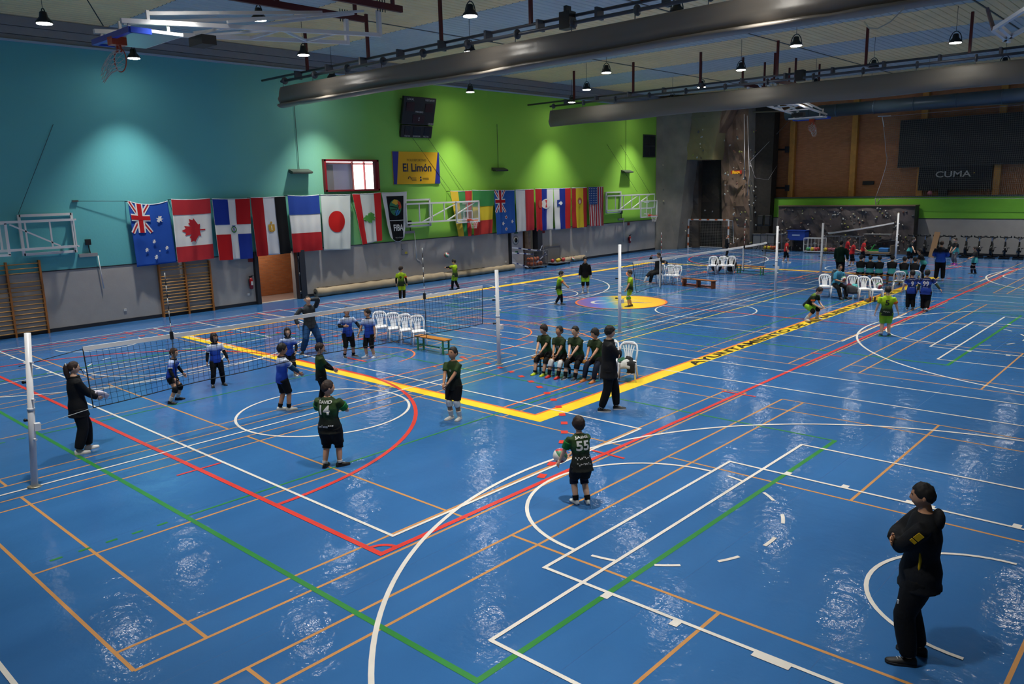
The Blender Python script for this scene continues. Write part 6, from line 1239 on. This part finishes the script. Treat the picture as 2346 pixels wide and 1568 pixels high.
# ---- players on the bench
gs = 'players in dark green seated on the bench'
seat = dict(sit=.41, pel=(0, -.265), knees=((-.3, .6, 1), (.3, .6, 1)), lean=10, fe=((-.09, .0), (.09, .0)))
def bp(px_, py_): return onz(px_, py_)
person('seated boy in dark green with lime shoes, first from the left on the bench', 1235, 860, 1.42, 212, **seat, top=T(J_GREENS, inf=.014), bottom=T(BK, to=.75, flare=1.3), extra=(KP(BK), SOCK(BK, 1.85)), shoes=('#b8cc1e', '#a8b81e'), hair=('fringe', '#22140d'), hands=((-.03, .05, .36), (.03, .05, .35)), head=(22, 0), skin='a', group=gs)
person('seated boy in dark green with white knee pads and red shoes', 1268, 866, 1.42, 212, **seat, top=T(J_GREENS, inf=.014), bottom=T(BK, to=.7, flare=1.3), extra=(('leg', 2, .85, 1.35, .012, 'knee_pad', WHT), SOCK(BK, 1.6)), shoes=('#c8281c', '#b02018'), hair=('short', '#15100e'), hands=((-.04, -.02, .36), (.02, -.03, .35)), head=(10, -16), skin='b', prints=(('10', .50, .055, .055, '#c8c8c8', 'front'),), group=gs)
person('seated boy in dark green numbered twelve with navy shoes', 1306, 870, 1.48, 210, **seat, top=T(J_GREENS, inf=.015), bottom=T(BK, to=.75, flare=1.3), extra=(('leg', 2, .8, 1.35, .010, 'knee_pad', BK), SOCK(BK, 1.65)), shoes=('#1a2330', '#c0c4c8'), hair=('crop', '#14100d'), hands=((-.015, -.01, .385), (.02, .0, .40)), head=(12, 0), fat=1.08, skin='c', prints=(('12', .50, .06, .055, '#c8c8c8', 'front'),), group=gs)
person('seated boy in dark green with navy leggings and orange shoes, behind the coach', 1349, 875, 1.45, 214, **seat, top=T(J_GREENS, inf=.014), bottom=T(BK, to=.6, flare=1.2), extra=(LEG(NVY, 1.95),), shoes=('#c87a3a', '#b86a2a'), hair=('fringe', '#130e0c'), hands=((-.03, .02, .36), (.04, .02, .36)), head=(20, 0), skin='a', group=gs)
# ---- coach at the right front
def yb_fn(root, q):
    ym = fm('yellow_trim', '#b8960e')
    for (a, b, w_) in (((-.112, .02, .80), (-.128, .035, .765), .036), ((-.13, .04, .752), (-.136, .048, .738), .036)):
        pass
    s, e = q['arms'][0][0], q['arms'][0][1]; d = (e-s).normalized(); o = V((-1, 0, 0)); o = (o-d*o.dot(d)).normalized(); f = d.cross(o); H = q['H']
    for (t0, t1) in ((.10, .33), (.38, .47)):
        c = s+(e-s)*((t0+t1)/2)+o*.052*H-f*.0; MB().box(c, (.012, .055, (t1-t0)*(e-s).length), M((o, f, d)).transposed()).build('yellow_patch', ym, root)
    c0 = q['P']+q['up']*(q['ST']*.52)-q['exs']*(.103*H)+q['eys']*(.015*H); MB().tube([c0, c0+V((-.006, -.01, -.12)), c0+V((-.004, -.005, -.22)), c0+V((-.002, .0, -.30))], [.006, .014, .012, .016], 6).build('yellow_piping', ym, root)
    a = q['legs'][0][1].lerp(q['legs'][0][2], .86); MB().tube([a+V((.036*H*cos(t)-0, .036*H*sin(t), 0)) for t in [2*pi*i/16 for i in range(16)]], .012, 5, closed=True).build('ankle_band', ym, root)
    p = q['legs'][0][0].lerp(q['legs'][0][1], .62)+V((-.028*H, .055*H, 0)); MB().box(p, (.012, .02, .04)).build('thigh_logo', WHT, root)
person('man in black tracksuit with yellow shoulder stripes and folded arms, right front', 2090, 1512, 1.80, 268, kid=False, fat=1.12, fe=((-.06, .02), (.07, -.03)), fy=(-8, 8), top=T(BK2, n='jacket', sl=1.92, inf=.020, hem=-.22, hood=True), bottom=T(BK, to=1.94, n='trousers', inf=.018), shoes=('#0f1012', '#141416'), skin='b', hair=('crop', '#0e0a09'), hands=((.055, .115, .685), (-.055, .135, .70)), pole=((-1, .45, -.8), (1, .45, -.8)), head=(0, 4), curl=(.2, .2), pdir=((0, -1, .2), (0, -1, .2)), extras_fn=yb_fn)
# ---- middle court, lime team
gl_ = 'players in lime jerseys on the middle court'
limes = T(J_LIMES, to=.82, flare=1.2)
person('boy in lime jersey numbered nine seen from behind near the rolled covers', 921, 688, hgt(921, 688, 609), 12, fe=((-.05, 0), (.06, .02)), top=T(J_LIME, hem=-.2), bottom=limes, extra=(SLV(BK), LEG(BK, 1.95), ('arm', 1, .5, .75, .02, 'arm_band', ORB)), shoes=('#1a1b1e', '#c0c0c0'), hair=('short', '#2a1a12'), head=(40, 0), prints=(('9', .55, .07, .09, '#16180f', 'back'),), group=gl_)
person('boy in lime jersey stretching one arm toward the flying ball', 1043, 664, hgt(1043, 664, 593), 305, fe=((-.05, .08), (.06, -.10)), fz=(0, .02), top=T(J_LIME, hem=-.2), bottom=limes, extra=(SLV(BK), LEG(BK, 1.95)), shoes=('#1a1b1e', '#3a3a3c'), hair=('short', '#120d0b'), hands=((-.06, .34, .70), (.1, .3, .66)), pole=((-1, 0, -1), (1, 0, -1)), head=(-15, 10), prints=(('9', .55, .06, .08, '#16180f', 'back'),), group=gl_)
person('boy in lime jersey with both forearms held out to receive the ball', 1281, 699, hgt(1281, 699, 621)*1.02, 98, fe=((-.07, .07), (.07, -.09)), fz=(0, .02), lean=8, top=T(J_LIME, hem=-.15), bottom=limes, extra=(('leg', 2, .8, 1.9, .005, 'leggings', BK), ('arm', 1, .55, .8, .02, 'arm_band', ORB)), shoes=('#5a5a58', '#8a8a86'), hair=('short', '#140f0d'), hands=((-.03, .27, .50), (.03, .27, .50)), pole=((-1, -.2, -.6), (1, -.2, -.6)), head=(-5, 14), group=gl_)
person('child in black hoodie and lime shorts facing the camera on the middle court', 1341, 671, hgt(1341, 671, 587), 178, fe=((-.07, 0), (.07, 0)), fy=(-10, 10), top=T(BK, n='hoodie', sl=1.9, inf=.015, hem=-.18, hood=True), bottom=limes, extra=(KP(BK), SOCK(WHT, 1.5)), shoes=('#dededc', '#d0d0ce'), hair=('fringe', '#15100e'), hands=((-.155, .03, .47), (.155, .03, .47)), group=gl_)
person('boy in lime jersey facing left beside the floor emblem', 1444, 703, hgt(1444, 703, 618), 258, fe=((-.05, .05), (.06, -.04)), top=T(J_LIME, hem=-.2), bottom=limes, extra=(('leg', 2, .95, 1.25, .012, 'knee_pad', fm('green_pad', '#5cb04a')),), shoes=('#1c2836', '#8aa0a8'), hair=('short', '#2c1c12'), hands=((-.17, .16, .46), (.17, -.02, .45)), head=(-5, 0), group=gl_)
person('boy in lime jersey crouching with black knee pads by the border lettering', 1858, 733, 1.50, 118, fe=((-.15, .06), (.14, -.04)), fy=(-15, 20), drop=.16, lean=38, pel=(0, -.10), top=T(J_LIME, hem=-.15), bottom=limes, extra=(KP(BK), SOCK(WHT, 1.65), ('arm', 1, .5, .72, .02, 'arm_band', ORB)), shoes=('#d4d4d4', '#c4c4c4'), hair=('short', '#24150e'), hands=((-.06, .22, .32), (.08, .2, .32)), head=(0, 25), skin='c', group=gl_)
person('boy in lime jersey numbered five seen from behind by the red line', 2027, 770, hgt(2027, 769, 654), 356, fe=((-.065, -.02), (.07, .03)), fy=(-12, 15), fat=1.1, top=T(J_LIME, hem=-.2, inf=.015), bottom=T(J_LIMES, to=1.0, flare=1.25, inf=.018), extra=(SOCK(WHT, 1.85), ('arm', 1, .55, .8, .02, 'arm_band', ORB)), shoes=('#1c3a6c', '#6ac83a'), hair=('crop', '#1a110d'), hands=((-.2, .02, .45), (.22, .06, .45)), skin='c', prints=(('5', .58, .075, .105, '#1c2412', 'back'), ('MARKS', .06, .12, .03, '#c8c8b8', 'back')), group=gl_)
person('man in black seated with crossed legs, arm along the next white chair', 0, 0, 1.76, 236, pos=(chS.location.x, chS.location.y), kid=False, sit=.44, pel=(0, -.02), knees=((-.2, .6, 1), (.15, .7, 1)), fe=((-.06, .26), (-.10, .40)), fz=(0, .17), lean=-6, top=T(BK2, n='jacket', sl=1.9, inf=.018), bottom=T(BK, to=1.93, n='trousers'), shoes=('#d8d8d4', '#c8c8c4'), hair=('short', '#15100e'), hands=((-.36, -.02, .58), (.06, .14, .72)), pole=((-.2, -1, -.4), (1, 0, -1)), head=(0, 0), extra=())
person('man in black standing before the handball goal', 1664, 588, hgt(1664, 588, 539), 80, kid=False, top=T(BK2, n='jacket', sl=1.9, inf=.02, hem=-.2), bottom=T(BK, to=1.93, n='trousers'), shoes=('#101114', '#18181a'), hair=('thin', '#2a211c'), hands=((-.08, .14, .6), (.08, .14, .6)), skin='c')
# ---- far court
person('player in camouflage blue jersey numbered nine walking away', 2084, 710, hgt(2084, 710, 618), 352, fe=((-.05, .02), (.06, -.06)), fz=(0, .02), top=T(J_CAMO, inf=.015, cuff=WHT, hem=-.2), bottom=T(BK, to=1.93, n='trousers', inf=.018), shoes=('#1b1c20', '#b8b8b4'), hair=('short', '#140f0d'), hands=((-.2, .06, .47), (.2, .05, .48)), head=(-8, 0), prints=(('9', .55, .06, .12, '#d0d0d0', 'back'), ('MARKS', .86, .14, .03, '#a8b0c8', 'back'), ('MARKS', .28, .1, .03, '#a8b0c8', 'back')), group='players in camouflage blue')
person('player in camouflage blue jersey numbered ninety-nine with arm held out', 2119, 713, hgt(2119, 713, 617), 8, fe=((-.06, .05), (.04, -.07)), fz=(0, .03), top=T(J_CAMO, inf=.017, cuff=WHT, hem=-.22), bottom=T(BK, to=1.93, n='trousers', inf=.022), extra=(('arm', 2, .6, 1.9, .005, 'undersleeve', fm('olive_sleeve', '#4a5238')),), fat=1.1, shoes=('#c4c4c0', '#b0aca4'), hair=('short', '#140f0d'), hands=((-.2, .05, .48), (.30, .06, .50)), head=(5, 0), prints=(('99', .55, .13, .12, '#d0d0d0', 'back'), ('MARKS', .86, .14, .03, '#a8b0c8', 'back'), ('MARKS', .28, .1, .03, '#a8b0c8', 'back')), group='players in camouflage blue')
gr_ = 'players in red on the far court'
reds = T(BK, to=.75, flare=1.2)
person('player in red stepping right beside the blue box', 1800, 602, hgt(1800, 602, 546), 75, fe=((-.05, -.10), (.06, .08)), lean=6, top=T(J_RED, inf=.015), bottom=reds, extra=(KP(BK),), shoes=('#d0d0d0', '#c0c0c0'), hair=('short', '#140f0d'), hands=((-.14, .1, .5), (.16, .0, .5)), group=gr_)
person('player in red nearest the man in dark green, partly hidden', 1938, 600, 1.42, 85, lean=8, top=T(J_RED, inf=.015), bottom=reds, extra=(KP(BK),), shoes=('#d0d0d0', '#c0c0c0'), hair=('short', '#24150e'), hands=((-.1, .2, .55), (.1, .22, .56)), group=gr_)
person('player in red in the middle of the running group', 1950, 611, hgt(1950, 611, 549), 88, fe=((-.05, -.07), (.06, .06)), lean=10, top=T(J_RED, inf=.015), bottom=reds, extra=(KP(BK), SOCK(WHT, 1.7)), shoes=('#16171a', '#d0d0d0'), hair=('short', '#2a1a12'), hands=((-.1, .24, .58), (.1, .24, .6)), group=gr_)
person('player in red foremost of the running group', 1974, 603, hgt(1974, 603, 545), 82, fe=((-.05, -.06), (.06, .06)), lean=10, top=T(J_RED, inf=.015), bottom=reds, extra=(KP(BK),), shoes=('#d0d0d0', '#c0c0c0'), hair=('crop', '#1a110d'), hands=((-.14, .1, .5), (.14, .14, .5)), group=gr_)
person('man in dark green top seen from behind on the far court', 1923, 638, 1.76, 14, kid=False, top=T(GRN_D, n='sweatshirt', sl=1.9, inf=.018, hem=-.18), bottom=T(BK, to=1.93, n='trousers'), shoes=('#141518', '#202224'), hair=('short', '#140f0d'), hands=((-.15, .08, .5), (.17, .06, .5)))
def pat_fn(root, q):
    pm = mat('patterned_cloth', '#7a7e80', .85, var=.9, vscale=22); H = q['H']; c = q['SHC']
    MB().grid(lambda u, v: c+V(((u-.5)*.36+.05*sin(v*5), -.13-.03*sin(u*pi)-.05*v, .12-v*.62+.03*noise.noise(V((u*4, v*5, 2))))), 12, 16).build('patterned_scarf', pm, root).modifiers.new('s', 'SOLIDIFY').thickness = .02
seatp = onz(1912, 682); sp_ = person('person in teal top seated on a white chair holding a ball, patterned scarf over shoulder', 0, 0, 1.60, 140, pos=(chP.location.x, chP.location.y), kid=False, sit=.44, pel=(0, .0), knees=((-.3, .6, 1), (.3, .6, 1)), fe=((-.10, .26), (.10, .30)), lean=16, top=T(J_TEALF, n='shirt', inf=.015, sl=.9), bottom=T(BK, to=1.93, n='trousers'), shoes=('#121316', '#18181a'), hair=('short', '#17110f'), skin='b', hands=((-.07, .22, .46), (.07, .24, .44)), head=(10, -5), extras_fn=pat_fn)
bl2 = M.Translation(sp_.location) @ M.Rotation(sp_.rotation_euler[2], 4, 'Z') @ V((0, .42, .80)); ball('volley', bl2, .11, 'volleyball held on the lap of the seated person in teal', None, 1)
gt = 'substitutes in black and teal seated with their backs turned'
bd_ = V((cos(SB3.rotation_euler[2]), sin(SB3.rotation_euler[2]), 0))
for i, (px_, lab) in enumerate(((1970, 'first from the left'), (1992, 'second from the left'), (2013, 'third from the left'), (2042, 'fourth from the left'), (2069, 'fifth, behind a white chair'), (2092, 'rightmost, behind a white chair'))):
    a, b = onz(1955, 648), onz(2090, 656); t_ = (px_-1955)/(2090-1955); p = a.lerp(b, t_)
    person('substitute in black and teal seated with back turned, '+lab, 0, 0, 1.42 if i != 3 else 1.5, 358, pos=(p.x, p.y), sit=.43, pel=(0, -.05), knees=((-.3, .6, 1), (.3, .6, 1)), fe=((-.09, .22), (.09, .22)), lean=6, top=T(jersey('tealseat', [(.26, '#3f9a9c'), (.475, '#3f9a9c'), (.495, '#14161a'), (.70, '#101216')]), inf=.015, sl=1.6), bottom=T(BK, to=.8), shoes=('#16171a', '#c0c0c0'), hair=('short', '#140f0d'), hands=((-.06, .2, .36), (.06, .2, .36)), group=gt)
gte = 'players in black and teal on the far court'
teals = T(BK, to=.75, flare=1.2)
person('player in black and teal running with one arm stretched out', 2082, 606, 1.50, 105, fe=((-.06, .06), (.06, -.08)), lean=16, top=T(J_TEAL, inf=.015), bottom=teals, extra=(KP(BK),), shoes=('#16171a', '#3a3a3c'), hair=('short', '#140f0d'), hands=((-.16, .0, .5), (.24, .2, .52)), skin='c', group=gte)
person('player in teal bib bending left between the chairs and the coach', 2114, 640, 1.45, 262, fe=((-.07, .0), (.07, .0)), lean=24, top=T(J_TEAL, inf=.017), bottom=T(BK, to=.8, flare=1.3), extra=(KP(NVY), SOCK(NVY, 1.3)), shoes=('#16171a', '#b8b8b8'), hair=('short', '#140f0d'), hands=((-.1, .2, .42), (.1, .24, .44)), head=(0, -10), group=gte)
person('adult in blue and black jacket seen from behind on the far court', 2151, 643, hgt(2151, 643, 552), 6, kid=False, fe=((-.08, 0), (.08, 0)), top=T(jersey('bluejacket', [(.44, '#2a62c0'), (.56, '#1c48a8'), (.66, '#2450b8'), (.73, '#0e1220'), (.84, '#0c0f18')], .05), n='jacket', sl=1.9, inf=.02, hem=-.12), bottom=T(BK, to=1.93, n='trousers', inf=.018), shoes=('#c8c0c0', '#c07a7a'), hair=('crop', '#3a281c'), hands=((-.1, .12, .62), (.1, .12, .62)))
person('player in black and teal with grey leggings and pink shoes', 2188, 606, hgt(2188, 606, 542), 226, fe=((-.09, .04), (.09, -.02)), fat=1.1, drop=.03, lean=8, top=T(J_TEAL, inf=.016, hem=-.2), bottom=T(GRYP, to=1.8, n='leggings', inf=.01), shoes=('#b83ab0', '#a02a98'), hair=('short', '#140f0d'), hands=((-.05, .2, .48), (.06, .2, .48)), skin='c', group=gte)
person('small child in teal bib standing before the spin bikes', 2231, 628, hgt(2231, 628, 564), 275, fe=((-.06, .06), (.06, -.04)), top=T(J_TEAL, inf=.02, hem=-.22), bottom=T(BK, to=.6, flare=1.3), extra=(KP(BK), SOCK(NVY, 1.4)), shoes=('#1b1c20', '#b8b8b4'), hair=('short', '#140f0d'), hands=((-.12, .16, .56), (.12, .16, .56)), group=gte)
# ---- fuse every body and garment into one continuous surface
for (o, vx, ex) in REM:
    r_ = o.modifiers.new('fuse', 'REMESH'); r_.mode = 'VOXEL'; r_.voxel_size = vx; r_.use_smooth_shade = True
    s_ = o.modifiers.new('smooth', 'SMOOTH'); s_.iterations = 2; s_.factor = .5
dg = bpy.context.evaluated_depsgraph_get()
for (o, vx, ex) in REM:
    me = bpy.data.meshes.new_from_object(o.evaluated_get(dg)); o.modifiers.clear()
    if ex:
        n = len(me.vertices); vs = [v.co.copy() for v in me.vertices]+[V(v) for v in ex.v]; fs = [tuple(p.vertices) for p in me.polygons]+[[i+n for i in f] for f in ex.f]
        m2 = bpy.data.meshes.new('body'); m2.from_pydata([tuple(v) for v in vs], [], fs); m2.polygons.foreach_set('use_smooth', [True]*len(fs)); m2.materials.append(o.data.materials[0]); me = m2
    elif not me.materials: me.materials.append(o.data.materials[0])
    o.data = me
for (so, root, txt, c, wd, ht, col, where, ex_, up_, ey_) in PRINTS:
    bvh = BVHTree.FromPolygons([v.co for v in so.data.vertices], [tuple(p.vertices) for p in so.data.polygons]); s = -1 if where == 'back' else 1; rt = ex_ if where == 'back' else -ex_
    if txt == 'MARKS':   # small sponsor marks, too small to read
        mb = MB(); rr = random.Random(len(COL.objects)); x = -.5
        while x < .45: w_ = .03+.07*rr.random(); z = rr.uniform(-.3, .3); h_ = .15+.3*rr.random(); mb.poly([V((x, z-h_/2, 0)), V((x+w_, z-h_/2, 0)), V((x+w_, z+h_/2, 0)), V((x, z+h_/2, 0))]); x += w_+.025
        me = mb.mesh('sponsor_marks'); nm = 'sponsor_marks'; pts = [(v.co.x*wd, v.co.y*ht) for v in me.vertices]
    else:
        me = text_mesh(txt, 1, 'jersey_lettering', 0, .03); nm = 'jersey_number' if txt.isdigit() else 'jersey_name'
        bm = bmesh.new(); bm.from_mesh(me); bmesh.ops.triangulate(bm, faces=bm.faces[:]); bmesh.ops.subdivide_edges(bm, edges=[e for e in bm.edges if e.calc_length() > .25], cuts=2); bm.to_mesh(me); bm.free()
        xs = [v.co.x for v in me.vertices]; ys = [v.co.y for v in me.vertices]; cx, cy = (max(xs)+min(xs))/2, (max(ys)+min(ys))/2
        pts = [((v.co.x-cx)/(max(xs)-min(xs))*wd, (v.co.y-cy)/(max(ys)-min(ys))*ht) for v in me.vertices]
    for v, (x, z) in zip(me.vertices, pts):
        b = c+rt*x+up_*z; q = bvh.ray_cast(b+ey_*(s*.8), -ey_*s); v.co = (q[0]+ey_*(s*.013)) if q[0] else b+ey_*(s*.12)
    link(nm, me, so, mat('print_'+col[1:], col, .7))
